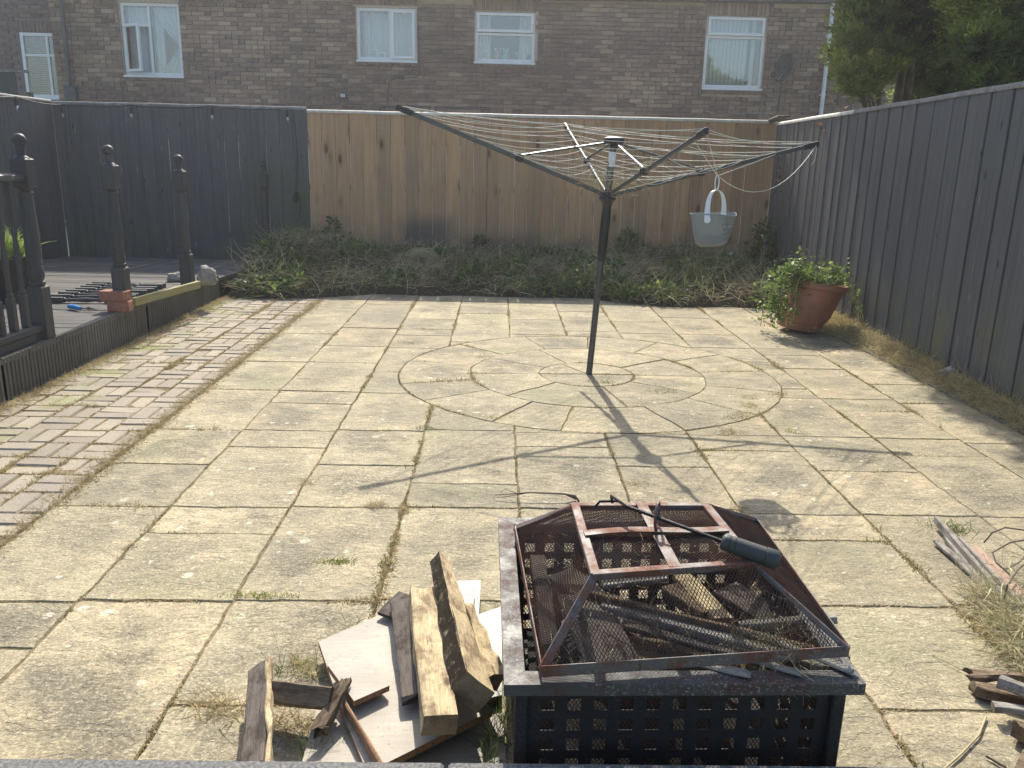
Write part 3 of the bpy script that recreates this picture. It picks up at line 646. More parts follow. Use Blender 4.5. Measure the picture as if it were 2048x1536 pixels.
def beam(name, p0, p1, w, h, roll, m, label, cat, group=None, jag=(0, 0), seed=0, seg=8, wear=.0015, cham=.003, taper=1.0, cut=0.0):
    """worn sawn timber from p0 to p1"""
    p0, p1 = Vector(p0), Vector(p1); L = (p1 - p0).length; rr = random.Random(seed)
    sec = [(-w / 2 + cham, -h / 2), (0, -h / 2), (w / 2 - cham, -h / 2), (w / 2, -h / 2 + cham), (w / 2, 0), (w / 2, h / 2 - cham), (w / 2 - cham, h / 2), (0, h / 2), (-w / 2 + cham, h / 2), (-w / 2, h / 2 - cham), (-w / 2, 0), (-w / 2, -h / 2 + cham)]
    q = len(sec); vs = []
    for k in range(seg + 1):
        for i, (a, c) in enumerate(sec):
            x = L * k / seg; f = 1 - (1 - taper) * k / seg
            if k == 0: x += rr.uniform(0, 1) * jag[0] + (a / w) * cut
            if k == seg: x -= rr.uniform(0, 1) * jag[1]
            n1 = noise.noise((x * 12, a * 30 + seed, c * 30)) * wear * 2
            vs.append((x, a * f + n1 + rr.uniform(-1, 1) * wear * .4, c * f + noise.noise((x * 12, a * 30, seed + 5)) * wear * 2))
    fs = [(k * q + i, k * q + (i + 1) % q, (k + 1) * q + (i + 1) % q, (k + 1) * q + i) for k in range(seg) for i in range(q)] + [tuple(range(q - 1, -1, -1)), tuple(range(seg * q, (seg + 1) * q))]
    o = MB().add(vs, fs).build(name, m)
    o.location = p0; d = (p1 - p0).normalized()
    yv = Vector((0, 0, 1)).cross(d).normalized(); zv = d.cross(yv)
    RM = Matrix((d, yv, zv)).transposed() @ Matrix.Rotation(roll, 3, 'X'); o.rotation_euler = RM.to_euler()
    return tag(o, label, cat, group)
a, c = at(268, 608, .27), at(398, 570, .27)
beam('timber_batten', (a.x, a.y, .285), (c.x, c.y, .275), .03, .06, 0, m_wood('green_stained_batten', (.26, .25, .11), (.36, .33, .17), (.15, .13, .06), sc=(3, 50, 50), knots=False, obj=True), 'greenish treated batten lying along the deck edge between two newel posts', 'batten')
a = at(138, 616, .25); c = at(162, 620, .25); d = at(185, 621, .25)
hf = empty('hand_fork', (a.x, a.y, .25), 'garden hand fork with a bright blue handle lying on the deck', 'hand fork')
v0 = Vector((a.x, a.y, .25))
MB().tube([Vector((0, 0, .012)), (c - a) * .5 + Vector((0, 0, .014)), (c - a) + Vector((0, 0, .012))], [.014, .017, .011], 10).build('handle', M['blue'], hf, True)
mb = MB().tube([(c - a) + Vector((0, 0, .012)), (d - a) * .72 + Vector((0, 0, .01))], .004, 6)
mb.build('neck', M['satin'], hf)
for k in (-1, 0, 1):
    s = Vector((0, .022 * k, 0)); e = (d - a); MB().tube([e * .7 + Vector((0, 0, .01)), e * .78 + s + Vector((0, 0, .014)), e * 1.15 + s + Vector((0, 0, .004))], [.004, .004, .0015], 5).build('tine', M['satin'], hf)

# planter with a plant at the far left, behind the railing
p = Vector((-3.72, 6.25, .24))
pl = MB().quadbox([(-.13, -.13, 0), (.13, -.13, 0), (.13, .13, 0), (-.13, .13, 0)], [(-.17, -.17, .33), (.17, -.17, .33), (.17, .17, .33), (-.17, .17, .33)]).build('planter', M['dryblk'], loc=p)
tag(pl, 'black tapered square planter behind the railing at the left edge', 'planter')
N = 420; P = np.zeros((N, 3)); P[:, 0] = p.x + NR.uniform(-.14, .14, N); P[:, 1] = p.y + NR.uniform(-.14, .14, N); P[:, 2] = p.z + .33
D = NR.normal(size=(N, 3)) * .45; D[:, 2] = 1
V, Q = strands(P, D, NR.uniform(.08, .28, N), NR.uniform(.008, .018, N), NR.uniform(.2, 1.2, N), 4, .6)
tag(np_mesh('potted_plant', V, Q, np.repeat(NR.uniform(.7, 1, N), 4), M['leaf']), 'yellow green leafy plant growing in the black planter at the left edge', 'plant')

# ------------------------------------------------------------------ string lights and hanging cable on the left fences
sg = empty('string_lights', (-5.1, 10, 1.8), 'black festoon cable with clear bulbs strung along the charcoal fence top', 'string lights')
O0 = Vector((-5.1, 10, 1.8))
bulbs = [(22, 196, 9.25, -5.1), (108, 212, 10.03, -5.02), (262, 214, 10.03, None), (424, 216, 10.03, None), (575, 220, 10.03, None)]
bp_ = [Vector((-5.1, 8.6, 1.86))]
for x, y, Y, X in bulbs:
    q = atY(x, y, Y); 
    if X is not None: q.x = max(q.x, X)
    bp_.append(q)
pts = []
for i in range(len(bp_) - 1):
    for k in range(6): t = k / 6; pts.append(bp_[i].lerp(bp_[i + 1], t) + Vector((0, -.0, -.10 * t * (1 - t) + .02)))
pts.append(bp_[-1] + Vector((0, 0, .02)))
MB().tube([q - O0 for q in pts], .005, 5).build('cable', M['cableb'], sg)
for q in bp_[1:]:
    q = q - O0 + Vector((0, 0, -.02))
    MB().tube([q + Vector((0, 0, .03)), q, q + Vector((0, 0, -.05))], [.008, .016, .017], 8).build('bulb_holder', M['cableb'], sg)
    MB().lathe([(.010, 0), (.016, -.015), (.020, -.035), (.014, -.058), (.003, -.068)], q + Vector((0, 0, -.05)), 10).build('bulb', M['bulb'], sg, True)
q0 = atY(588, 226, 10.03); q1 = atY(594, 385, 10.03); q2 = atY(597, 430, 10.03)
MB().tube([q0, q0.lerp(q1, .5) + Vector((.02, 0, 0)), q1], .0055, 5).tube([q1, q1 + Vector((-.02, -.02, -.06)), q1 + Vector((-.02, -.02, -.11))], [.02, .028, .02], 8).tube([q1 + Vector((.02, 0, -.05)), q1 + Vector((.035, 0, -.18)), q2], .0055, 5)
mb = MB().tube([q0, q0.lerp(q1, .5) + Vector((.02, 0, 0)), q1], .0055, 5); mb.tube([q1, q1 + Vector((-.02, -.02, -.06)), q1 + Vector((-.02, -.02, -.11))], [.02, .028, .02], 8); mb.tube([q1 + Vector((.02, 0, -.05)), q1 + Vector((.035, 0, -.18)), q2], .0055, 5)
tag(mb.build('hanging_cable', M['cableb']), 'black cable with a plug hanging down the last charcoal board by the pine fence', 'cable')

# ------------------------------------------------------------------ the house behind
HY = 15.8
house = empty('brick_house', (0, HY, 0), 'long brown brick house behind the fence with white framed upstairs windows', 'house')
WIN = [(-6.73, -5.69, 2.68, 3.885), (-2.595, -1.532, 3.03, 3.90), (-.503, .569, 3.047, 3.884), (3.605, 4.678, 2.70, 3.91)]
X0, X1 = -7.935, 9.6
def eave(x): return 4.075 + .011 * x
# backing wall with openings
mb = MB(); xs = [X0]
for w in WIN: xs += [w[0], w[1]]
xs.append(X1)
for i in range(len(xs) - 1):
    a, c = xs[i], xs[i + 1]
    if i % 2 == 0: mb.box(((a + c) / 2, .12, 2.15), (c - a, .2, 4.5))
    else:
        w = WIN[i // 2]; mb.box(((a + c) / 2, .12, (w[2] - .1) / 2), (c - a, .2, w[2] + .1)); mb.box(((a + c) / 2, .12, (w[3] + 4.4) / 2), (c - a, .2, 4.4 - w[3]))
wall = mb.build('wall', M['mortar'], house)
# bricks
cands = []
BL, BH = .225, .075
row = 0; z = 1.62
while z < 4.2:
    x = X0 + (BL / 2 if row % 2 else 0) - .0
    if row % 2: cands.append((X0 + BL / 4, z, BL / 2 - .01))
    while x < X1 - .1:
        head = R.random() < .18; L = BL / 2 if head else BL
        if head:
            cands.append((x + L / 2, z, L - .01)); cands.append((x + L * 1.5, z, L - .01)); x += BL
        else: cands.append((x + L / 2, z, L - .01)); x += L
    z += BH; row += 1
ok = []
trim = []
for x, z, L in cands:
    a, c = x - L / 2, x + L / 2
    for w in WIN:
        if w[2] - .10 < z + .03 and z - .03 < w[3] + .005: lo, hi = w[0] - .004, w[1] + .004
        elif w[3] < z + .03 and z - .03 < w[3] + .235: lo, hi = w[0] - .04, w[1] + .02
        else: continue
        if a < lo < c: c = lo - .008 if lo > w[0] - .02 else lo - .008
        elif a < hi < c: a = hi + .008
        elif lo <= a and c <= hi: a = c = 0
    if c - a > .03: trim.append(((a + c) / 2, z, c - a))
for x, z, L in trim:
    bad = False
    if z + .03 > eave(x) - .02: bad = True
    if not bad: ok.append((x, z, L))
for w in WIN:                      # soldier course heads and sills
    x = w[0] - .04
    while x < w[1] + .02:
        ok.append((x + .0375, w[3] + .11, -.065)); x += .075
def btone(x, z):
    return min(1, max(0, .38 + .55 * noise.noise((x * .6, z * 1.1, 3)) + R.gauss(0, .26) + (.0 if R.random() > .12 else -.35)))
ok.sort(key=lambda t: abs(t[0] - .8) + abs(t[1] - 2.9) * 2.5)
bms = {}
rest = MB()
for i, (x, z, L) in enumerate(ok):
    tn = btone(x, z); dy = R.uniform(-.003, .003); sx, sz = (L, .065) if L > 0 else (.065, min(.215, eave(x) - z + .1))
    if i < 300:
        key = (round(sx, 3), round(sz, 3), int(tn * 6))
        if key not in bms: bms[key] = MB().box((0, 0, 0), (sx, .03, sz), tone=tn).mesh('brick', M['brick'])
        o = bpy.data.objects.new('brick', bms[key]); link(o, house); o.location = (x, dy, z)
    else: rest.box((x, dy, z), (sx, .03, sz), tone=tn)
tag(rest.build('brickwork', M['brick'], house), kind='stuff')
# eaves, roof
MB().quadbox([(X0 - .1, -.18, eave(X0)), (X1, -.18, eave(X1)), (X1, .3, eave(X1)), (X0 - .1, .3, eave(X0))], [(X0 - .1, -.18, eave(X0) + .2), (X1, -.18, eave(X1) + .2), (X1, .3, eave(X1) + .2), (X0 - .1, .3, eave(X0) + .2)]).build('fascia', M['fascia'], house)
MB().add([(X0 - .1, -.25, 4.26), (X1, -.25, 4.42), (X1, 4, 6.2), (X0 - .1, 4, 6.2)], [(0, 1, 2, 3)]).build('roof', M['fascia'], house)
MB().box((X0 + .1, 2.2, 2.1), (.2, 4, 4.2)).build('end_wall', M['mortar'], house)

def window(parent, w, Y, layout, room=True, sill=True, fr=.055):
    x0, x1, z0, z1 = w; xc, zc = (x0 + x1) / 2, (z0 + z1) / 2
    mb = MB(); d = .06
    mb.box((xc, Y, z1 - fr / 2), (x1 - x0 - .004, d, fr), bev=.004); mb.box((xc, Y, z0 + fr / 2), (x1 - x0 - .004, d, fr), bev=.004)
    mb.box((x0 + fr / 2 + .002, Y, zc), (fr, d - .002, z1 - z0 - 2 * fr), bev=.004); mb.box((x1 - fr / 2 - .002, Y, zc), (fr, d - .002, z1 - z0 - 2 * fr), bev=.004)
    for kind, a in layout:
        if kind == 'v': mb.box((a, Y, zc), (.045, d - .004, z1 - z0 - 2 * fr), bev=.003)
        if kind == 'h': mb.box((xc if not isinstance(a, tuple) else (a[1] + a[2]) / 2, Y, a if not isinstance(a, tuple) else a[0]), ((x1 - x0 - 2 * fr) if not isinstance(a, tuple) else a[2] - a[1], d - .006, .045), bev=.003)
    f = mb.build('window', M['upvc'], parent)
    for kind, a in layout:
        if kind == 'sash':       # opening light frame proud of the main one
            sx0, sx1, sz0, sz1 = a[:4]; ang = a[4] if len(a) > 4 else 0; s = .048; sb = MB(); W_, H_ = sx1 - sx0, sz1 - sz0
            sb.box((W_ / 2, 0, H_ - s / 2), (W_, .05, s), bev=.005); sb.box((W_ / 2, 0, s / 2), (W_, .05, s), bev=.005); sb.box((s / 2, 0, H_ / 2), (s, .048, H_ - 2 * s), bev=.005); sb.box((W_ - s / 2, 0, H_ / 2), (s, .048, H_ - 2 * s), bev=.005)
            so_ = sb.build('opening_light', M['upvc'], f); so_.location = (sx0, Y - .045, sz0); so_.rotation_euler = (0, 0, ang)
            g_ = MB().add([(s, 0, s), (W_ - s, 0, s), (W_ - s, 0, H_ - s), (s, 0, H_ - s)], [(0, 1, 2, 3)]).build('pane', M['glass'], f); g_.location = (sx0, Y - .045, sz0); g_.rotation_euler = (0, 0, ang)
        if kind == 'pane':
            a0, a1, b0, b1 = a; MB().add([(a0, Y, b0), (a1, Y, b0), (a1, Y, b1), (a0, Y, b1)], [(0, 1, 2, 3)]).build('pane', M['glass'], f)
    if sill: MB().box((xc, Y - .05, z0 - .02), (x1 - x0 + .03, .12, .035), bev=.006).build('sill', M['upvc'], f)
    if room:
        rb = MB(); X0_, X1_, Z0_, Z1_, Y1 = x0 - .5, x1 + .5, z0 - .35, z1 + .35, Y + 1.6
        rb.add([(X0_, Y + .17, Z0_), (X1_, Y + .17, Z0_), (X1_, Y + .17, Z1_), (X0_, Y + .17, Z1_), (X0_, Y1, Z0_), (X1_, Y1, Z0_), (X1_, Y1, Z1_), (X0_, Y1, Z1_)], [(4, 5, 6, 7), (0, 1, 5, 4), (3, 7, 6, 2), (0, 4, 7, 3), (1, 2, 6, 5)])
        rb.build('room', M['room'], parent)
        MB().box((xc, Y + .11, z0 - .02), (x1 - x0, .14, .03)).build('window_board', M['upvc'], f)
    return f
YW = .085
w = WIN[0]; xm = w[0] + .49
window(house, w, YW, [('v', xm), ('h', (3.52, w[0] + .055, xm - .022)), ('pane', (xm, w[1] - .05, w[2] + .05, w[3] - .05)), ('pane', (w[0] + .05, xm, 3.54, w[3] - .05)), ('sash', (w[0] + .04, xm - .0, w[2] + .05, 3.52, -.62))])
w = WIN[1]; xm = w[0] + .60
window(house, w, YW, [('v', xm), ('pane', (w[0] + .05, xm, w[2] + .05, w[3] - .05)), ('sash', (xm + .01, w[1] - .03, w[2] + .035, w[3] - .03))])
w = WIN[2]
window(house, w, YW, [('h', 3.515), ('pane', (w[0] + .05, w[1] - .05, w[2] + .05, 3.50)), ('sash', (w[0] + .03, w[1] - .03, 3.545, w[3] - .02))])
w = WIN[3]
window(house, w, YW, [('h', 3.56), ('pane', (w[0] + .05, w[1] - .05, w[2] + .05, 3.54)), ('sash', (w[0] + .03, w[1] - .03, 3.585, w[3] - .02))])
# brick sills under the windows
for w in WIN:
    mb = MB(); x = w[0] - .01
    while x < w[1] + .0: mb.box((x + .0525, -.012, w[2] - .07), (.1, .06, .055), tone=R.uniform(.0, .35)); x += .108
    tag(mb.build('brick_sill', M['brick'], house), kind=None)

def drape(name, label, x0, x1, z0, z1, Y, folds, cat='curtain', m=None, tie=None, amp=.025, seed=0):
    nx, nz = 48, 14; mb = MB(); vs = []
    for j in range(nz + 1):
        t = j / nz; z = z1 + (z0 - z1) * t
        for i in range(nx + 1):
            s = i / nx; x = x0 + (x1 - x0) * s
            if tie: x = tie(s, t, x)
            vs.append((x, HY + Y + amp * math.sin(s * folds * 2 * PI + seed + .6 * math.sin(3 * s + seed)), z))
    fs = [(j * (nx + 1) + i, j * (nx + 1) + i + 1, (j + 1) * (nx + 1) + i + 1, (j + 1) * (nx + 1) + i) for j in range(nz) for i in range(nx)]
    return tag(MB().add(vs, fs).build(name, m or M['curtain'], None, True), label, cat)
def tieR(s, t, x): # gathered to the right at 52 % height
    tt = .56; xr = -5.74
    k = min(t / tt, 1) ** 1.5 if t < tt else max(0, 1 - (t - tt) / (1 - tt)) ** .8
    return x + (xr - x) * (.88 * k)
drape('curtain', 'tied back white curtain in the first upstairs window with the open light', -6.22, -5.72, 2.72, 3.84, .22, 5, tie=tieR)
drape('curtain', 'straight white curtain beside the mullion of the window with the open light', -6.24, -6.08, 2.72, 3.84, .3, 2)
drape('curtain', 'short white curtain behind the top left pane of the window with the open light', -6.68, -6.26, 2.72, 3.84, .25, 4)
drape('curtain', 'pale folded curtain hung in the second upstairs window behind two picture frames', -2.55, -1.58, 3.06, 3.87, .42, 7, amp=.03, seed=2)
drape('curtain', 'left hand pale curtain in the third upstairs window with the two bears', -.47, -.22, 3.07, 3.85, .28, 3, seed=1)
drape('curtain', 'right hand pale curtain in the third upstairs window with the two bears', .29, .54, 3.07, 3.85, .28, 3, seed=3)
vb = empty('vertical_blind', (4.14, HY + .2, 3.9), 'closed vertical blind in the fourth upstairs window by the satellite dish', 'blind')
sv = MB().box((0, 0, -.58), (.078, .003, 1.16)).mesh('blind_slat', M['curtain'])
for k in range(12):
    o = bpy.data.objects.new('blind_slat', sv); link(o, vb); o.location = (-.50 + k * .0735 + (.06 if k > 10 else 0), 0, 0); o.rotation_euler = (0, 0, .35)
# things on the window sills
def frame(x, z, w_, h_, label):
    r = empty('picture_frame', (x, HY + .17, z), label, 'picture frame', 'picture frames on the second window sill')
    mb = MB(); t = .014
    for c, s in (((0, 0, h_ - t / 2), (w_, .015, t)), ((0, 0, t / 2), (w_, .015, t)), ((-w_ / 2 + t / 2, 0, h_ / 2), (t, .014, h_)), ((w_ / 2 - t / 2, 0, h_ / 2), (t, .014, h_))): mb.box(c, s)
    mb.build('moulding', M['upvc'], r); MB().box((0, .006, h_ / 2), (w_ - .01, .006, h_ - .01)).build('picture', M['blind'], r)
frame(-2.33, 3.085, .16, .15, 'larger white picture frame on the sill of the second upstairs window'); frame(-2.17, 3.085, .12, .10, 'smaller white picture frame beside the larger one in the second window')
def bear(x, m, me, label):
    r = empty('bear_figurine', (x, HY + .16, 3.08), label, 'figurine', 'bear ornaments in the third window')
    bm = bmesh.new()
    def blob(c, s): bmesh.ops.create_uvsphere(bm, u_segments=14, v_segments=10, radius=1, matrix=Matrix.Translation(c) @ Matrix.Diagonal((*s, 1)))
    blob((0, 0, .075), (.036, .03, .045)); blob((-.022, -.005, .02), (.019, .022, .03)); blob((.022, -.005, .02), (.019, .022, .03)); blob((-.045, 0, .08), (.013, .015, .034)); blob((.045, 0, .08), (.013, .015, .034))
    me_ = bpy.data.meshes.new('body'); bm.to_mesh(me_); bm.free(); me_.materials.append(m); link(bpy.data.objects.new('body', me_), r)
    bm = bmesh.new(); blob((0, 0, .155), (.05, .042, .045)); blob((0, -.04, .145), (.02, .014, .014))
    me_ = bpy.data.meshes.new('head'); bm.to_mesh(me_); bm.free(); me_.materials.append(m); link(bpy.data.objects.new('head', me_), r)
    for s, mm in ((-1, me), (1, m)):
        bm = bmesh.new(); blob((s * .042, 0, .20), (.022, .012, .022)); me_ = bpy.data.meshes.new('ear'); bm.to_mesh(me_); bm.free(); me_.materials.append(mm); link(bpy.data.objects.new('ear', me_), r)
bear(-.09, M['rose'], M['litter'], 'brown mottled bear ornament with one white ear on the third window sill'); bear(.055, M['teal'], M['teal'], 'teal bear ornament standing on the third window sill')
mr = empty('round_mirror', (-.31, HY + .18, 3.085), 'small round white mirror stand on the third window sill', 'mirror')
mb = MB(); pts = [(.075 * math.cos(a), 0, .085 + .075 * math.sin(a)) for a in [2 * PI * k / 20 for k in range(21)]]; mb.tube(pts, .008, 6); mb.build('rim', M['upvc'], mr); MB().box((-.02, 0, .02), (.11, .04, .035), bev=.008).build('foot', M['upvc'], mr)
pf = MB().box((0, 0, .055), (.07, .015, .11), Matrix.Rotation(.15, 3, 'Y')).build('photo_frame', M['satin'], loc=(.47, HY + .17, 3.085)); tag(pf, 'dark tilted photo frame at the right end of the third window sill', 'picture frame')
vs_ = MB().lathe([(.012, 0), (.02, .01), (.006, .05), (.006, .09), (.028, .11), (.03, .13), (.02, .15), (.004, .16)], n=12).build('glass_ornament', M['bulb'], None, True, loc=(.25, HY + .17, 3.085)); tag(vs_, 'slim clear ornament right of the teal bear in the third window', 'ornament')

# pipes, dish, lights, cables on the house
dp = MB(); dp.tube([(-7.675, -.07, 4.3), (-7.69, -.07, 2.46)], .034, 12); dp.build('dark_drainpipe', M['pipe'], house)
mb = MB(); P_ = [(-.10, 0), (-.10, .16), (-.085, .21), (-.05, .245), (0, .26), (.05, .245), (.085, .21), (.10, .16), (.10, 0)]
q = len(P_); mb.add([(x, -.12, z) for x, z in P_] + [(x, -.02, z) for x, z in P_], [(i, (i + 1) % q, q + (i + 1) % q, q + i) for i in range(q)] + [tuple(range(q)), tuple(range(2 * q - 1, q - 1, -1))])
mb.build('rainwater_hopper', M['pipe'], house).location = (-7.68, 0, 2.22)
mb = MB(); mb.tube([(5.775, -.08, 4.2), (5.785, -.08, 1.0)], .036, 12); mb.build('white_drainpipe', M['pipew'], house)
for z in (2.62, 3.6): MB().box((5.78, -.04, z), (.1, .07, .03)).build('pipe_bracket', M['pipew'], house)
def cable(name, pts, r, m, label): return tag(MB().tube([Vector((x, HY - .03, z)) for x, z in pts], r, 5).build(name, m), label, 'cable')
def hp(x, y): q = atY(x, y, HY); return (q.x, q.z)
cable('wall_cable', [hp(1410, 222), hp(1440, 231), hp(1490, 226), hp(1545, 229), hp(1553, 220), hp(1557, 165)], .008, M['cablew'], 'pale cable sagging along the bricks below the satellite dish')
cable('wall_cable', [hp(837, 20), hp(839, 145), hp(832, 155), hp(790, 156), hp(778, 165), hp(776, 210)], .006, M['cableb'], 'thin dark cable stepping down the bricks right of the second window')
cable('wall_cable', [hp(140, 0), hp(150, 178)], .004, M['cableb'], 'thin dark cable beside the dark drainpipe')
cable('wall_cable', [hp(1524, 180), hp(1519, 240)], .005, M['cablew'], 'thin pale cable dropping below the fourth window')
cable('wall_cable', [hp(1672, 218), hp(1676, 175), hp(1681, 158), hp(1700, 157)], .012, M['cableb'], 'dark bent pipe on the bricks right of the white drainpipe')
cable('wall_cable', [hp(248, 160), hp(249, 205)], .004, M['cableb'], 'short thin dark cable under the window with the open light')
fl = empty('floodlight', (-2.845, HY - .05, 2.40), 'small black floodlight on the bricks above the pine fence', 'floodlight')
MB().box((0, -.03, .02), (.11, .04, .085), Matrix.Rotation(.4, 3, 'X'), bev=.008).build('housing', M['cableb'], fl); MB().box((0, -.056, .012), (.085, .004, .06), Matrix.Rotation(.4, 3, 'X')).build('lens', M['litter'], fl); MB().box((0, -.0, -.03), (.03, .05, .05)).build('bracket', M['cableb'], fl)
ds = empty('satellite_dish', (4.98, HY - .2, 3.05), 'grey satellite dish seen side on beside the fourth upstairs window', 'satellite dish')
Mr = Matrix.Rotation(math.radians(-70), 3, 'Z') @ Matrix.Rotation(math.radians(78), 3, 'X')
pr = [(.001, -.05)] + [(.25 * k / 8, -.05 + .055 * (k / 8) ** 2) for k in range(1, 9)] + [(.25, .012)] + [(.24 * k / 8, -.04 + .055 * (k / 8) ** 2) for k in range(8, 0, -1)] + [(.001, -.04)]
MB().lathe(pr, n=28, rot=Mr).build('reflector', M['satin'], ds, True)
a = Mr @ Vector((0, -.25, 0)); f_ = Vector((-.2, -.08, -.17))
MB().tube([(0, 0, -.1), (-.08, -.03, -.2), f_], .01, 6).build('feed_arm', M['cablew'], ds); MB().box(f_ + Vector((0, 0, .03)), (.07, .05, .09), bev=.01).build('receiver', M['cableb'], ds)
MB().tube([(.03, .03, .02), (.02, .12, -.1), (.02, .15, -.75)], .014, 8).build('mast', M['satin'], ds)
# dark timber rails showing above the pine fence
for i, (xa, xb, ya, yb) in enumerate([(758, 862, 209, 213), (868, 980, 212, 216)]):
    a, c = atY(xa, ya, 11.3), atY(xb, yb, 11.3); r = empty('clothes_rail', (a.x, 11.3, 0), ['left hand', 'right hand'][i] + ' dark low rail frame showing just above the pine fence', 'rail', 'dark rails behind the pine fence')
    L = c.x - a.x; mb = MB().box((L / 2, 0, a.z - .02), (L, .05, .035)); mb.build('top_bar', M['fascia'], r)
    for x in (.02, L - .02): MB().box((x, 0, (a.z - .04) / 2), (.03, .03, a.z - .04)).build('upright', M['fascia'], r)
    MB().box((L / 2, .03, a.z - .13), (L, .02, .12)).build('panel', M['timberd'], r)

# neighbour wing set back at the far left
wing = empty('neighbour_wing', (-8.5, 17, 0), 'darker brick wing set back at the far left with a slatted blind window', 'house')
mb = MB(); wx0, wx1 = -9.17 + 8.5, -8.10 + 8.5
mb.box((-2.3, .15, 2.5), (4.6 - 1.34 + .0, .2, 5)); mb.box(((wx0 + wx1) / 2, .15, 1.15), (wx1 - wx0, .2, 2.3)); mb.box(((wx0 + wx1) / 2, .15, 4.3), (wx1 - wx0, .2, 1.6)); mb.build('wall', M['mortard'], wing)
mb = MB(); row = 0; z = 2.0
while z < 4.6:
    x = -4 + (.1125 if row % 2 else 0)
    while x < .6:
        inw = x + .2 > wx0 and 2.3 < z + .03 and z - .03 < 3.72
        if not inw: mb.box((x + .1, .04, z), (.215, .03, .065), tone=R.random())
        x += .225
    z += .075; row += 1
x = wx0 - .05
while x < .5: mb.box((x + .03, .038, 3.61), (.065, .03, .2), tone=R.random()); x += .075
tag(mb.build('brickwork', M['brickd'], wing), kind='stuff')
window(wing, (wx0, wx1, 2.33, 3.5), .06, [('h', 3.1), ('v', -.17), ('pane', (wx0 + .05, wx1 - .05, 3.12, 3.45)), ('pane', (wx0 + .05, wx1 - .05, 2.38, 3.08))], fr=.06)
vb = empty('slatted_blind', (-8.64, 17.2, 3.45), 'horizontal slatted blind in the set back window at the far left', 'blind')
sv = MB().box((0, 0, 0), (1.0, .03, .003)).mesh('blind_slat', M['blind'])
for k in range(34):
    o = bpy.data.objects.new('blind_slat', sv); link(o, vb); o.location = (0, 0, -.02 - k * .033); o.rotation_euler = (.35, 0, 0)
pn = empty('green_fence_panel', (-7.2, 11, 0), 'tall dark green painted panel beyond the left corner of the fence', 'fence')
for k in range(7): MB().box((-1.3 + k * .38, 0, 1.14), (.372, .03, 2.26)).build('board', M['greenpaint'], pn)
MB().box((-.1, 0, 2.285), (2.86, .07, .03)).build('cap_rail', M['capg'], pn); MB().box((1.335, -.03, 1.95), (.06, .05, .18)).build('timber_block', M['timberd'], pn)

# ------------------------------------------------------------------ trees behind the right fence
def tree(name, label, base, trunks, clumps, seed, density=1.0, inner=None):
    root = empty(name, base, label, 'tree'); rs = np.random.RandomState(seed); B = Vector(base)
    for pts, r in trunks:
        n = len(pts); MB().tube([Vector(p) - B for p in pts], [r * (1 - .6 * k / (n - 1)) for k in range(n)], 10).build('trunk', M['bark'], root, True)
    V = []; Qs = []; T = []; off = 0; LB = MB()
    for (c, rad, tn) in clumps:
        c = np.array(c) - np.array(B); n = int(6000 * density * rad[0] * rad[1]) + 40
        u = rs.normal(size=(n, 3)); u /= np.linalg.norm(u, axis=1, keepdims=True); rr = rs.uniform(.45, 1.0, n) ** .6
        nz = np.array([noise.noise(Vector(x * 2.3) + Vector((seed, c[0], c[2]))) for x in u]); P = u * (rr * np.clip(1 + 1.7 * nz, .25, 2.0))[:, None] * np.array(rad) + c
        # frond clusters: group leaves into small sprays
        k = 11; Pk = np.repeat(P, k, 0) + rs.normal(size=(n * k, 3)) * .02; nr = np.repeat(u, k, 0) * .5 + np.array([0, 0, .35])
        v, q = leaves(Pk, rs.uniform(.03, .068, n * k), .5, .30, rs, nr); V.append(v); Qs.append(q + off); off += len(v)
        T.append(np.clip(np.repeat(tn + .3 * nz + .12 * u[:, 2] + rs.normal(size=n) * .09, k), 0, 1))  # upper leaves of each clump toned lighter, painting lit tops
        # a limb from the nearest trunk
        tp = min((Vector(p) - B for pts, r in trunks for p in pts), key=lambda p: (p - Vector(c)).length + abs(p.z - c[2] + .2) * 2)
        mid = (tp + Vector(c)) / 2 + Vector((0, 0, -.08)); LB.tube([tp, mid, Vector(c)], [.03, .018, .007], 5)
        for _ in range(5):
            e = Vector(c) + Vector(rs.normal(size=3)) * rad[0] * .45; LB.tube([mid, (mid + e) / 2 + Vector((0, 0, .05)), e], [.008, .005, .002], 4)
    LB.build('limbs', M['bark'], root)
    tag(np_mesh('crown', np.concatenate(V), np.concatenate(Qs), np.concatenate(T), M['conifer'], root), kind='stuff')
    return root
rt = random.Random(5)
def inpoly(x, y, P):
    c = False
    for i in range(len(P)):
        (x1, y1), (x2, y2) = P[i - 1], P[i]
        if (y1 > y) != (y2 > y) and x < (x2 - x1) * (y - y1) / (y2 - y1) + x1: c = not c
    return c
def sprays(poly, Y0, Y1, n, r0, r1, tn, keep=lambda p: True):
    """clumps filling the outline of a crown, each at its own depth and height in the garden"""
    out = []; xs = [p[0] for p in poly]; ys = [p[1] for p in poly]
    while len(out) < n:
        x, y = rt.uniform(min(xs), max(xs)), rt.uniform(min(ys), max(ys))
        if not inpoly(x, y, poly): continue
        q = atY(x, y, rt.uniform(Y0, Y1)); r = rt.uniform(r0, r1)
        if keep(q): out.append(((q.x, q.y, q.z), (r, r, r * .62), max(.05, min(1, tn(x, y) + rt.uniform(-.3, .25)))))
    return out
near = lambda c: (1.0 if True else c)
cl = sprays([(1655, -60), (1652, 20), (1672, 40), (1668, 80), (1690, 120), (1720, 165), (1760, 150), (1775, 110), (1840, 100), (1850, 40), (1840, -60)], 7.8, 8.5, 50, .10, .17, lambda x, y: .78 - (x - 1640) / 420)  # clumps paler towards the left, sunlit tips painted into their tone
cl += sprays([(1690, 85), (1680, 140), (1700, 178), (1765, 182), (1800, 120), (1770, 90)], 7.9, 8.2, 16, .08, .13, lambda x, y: .62)
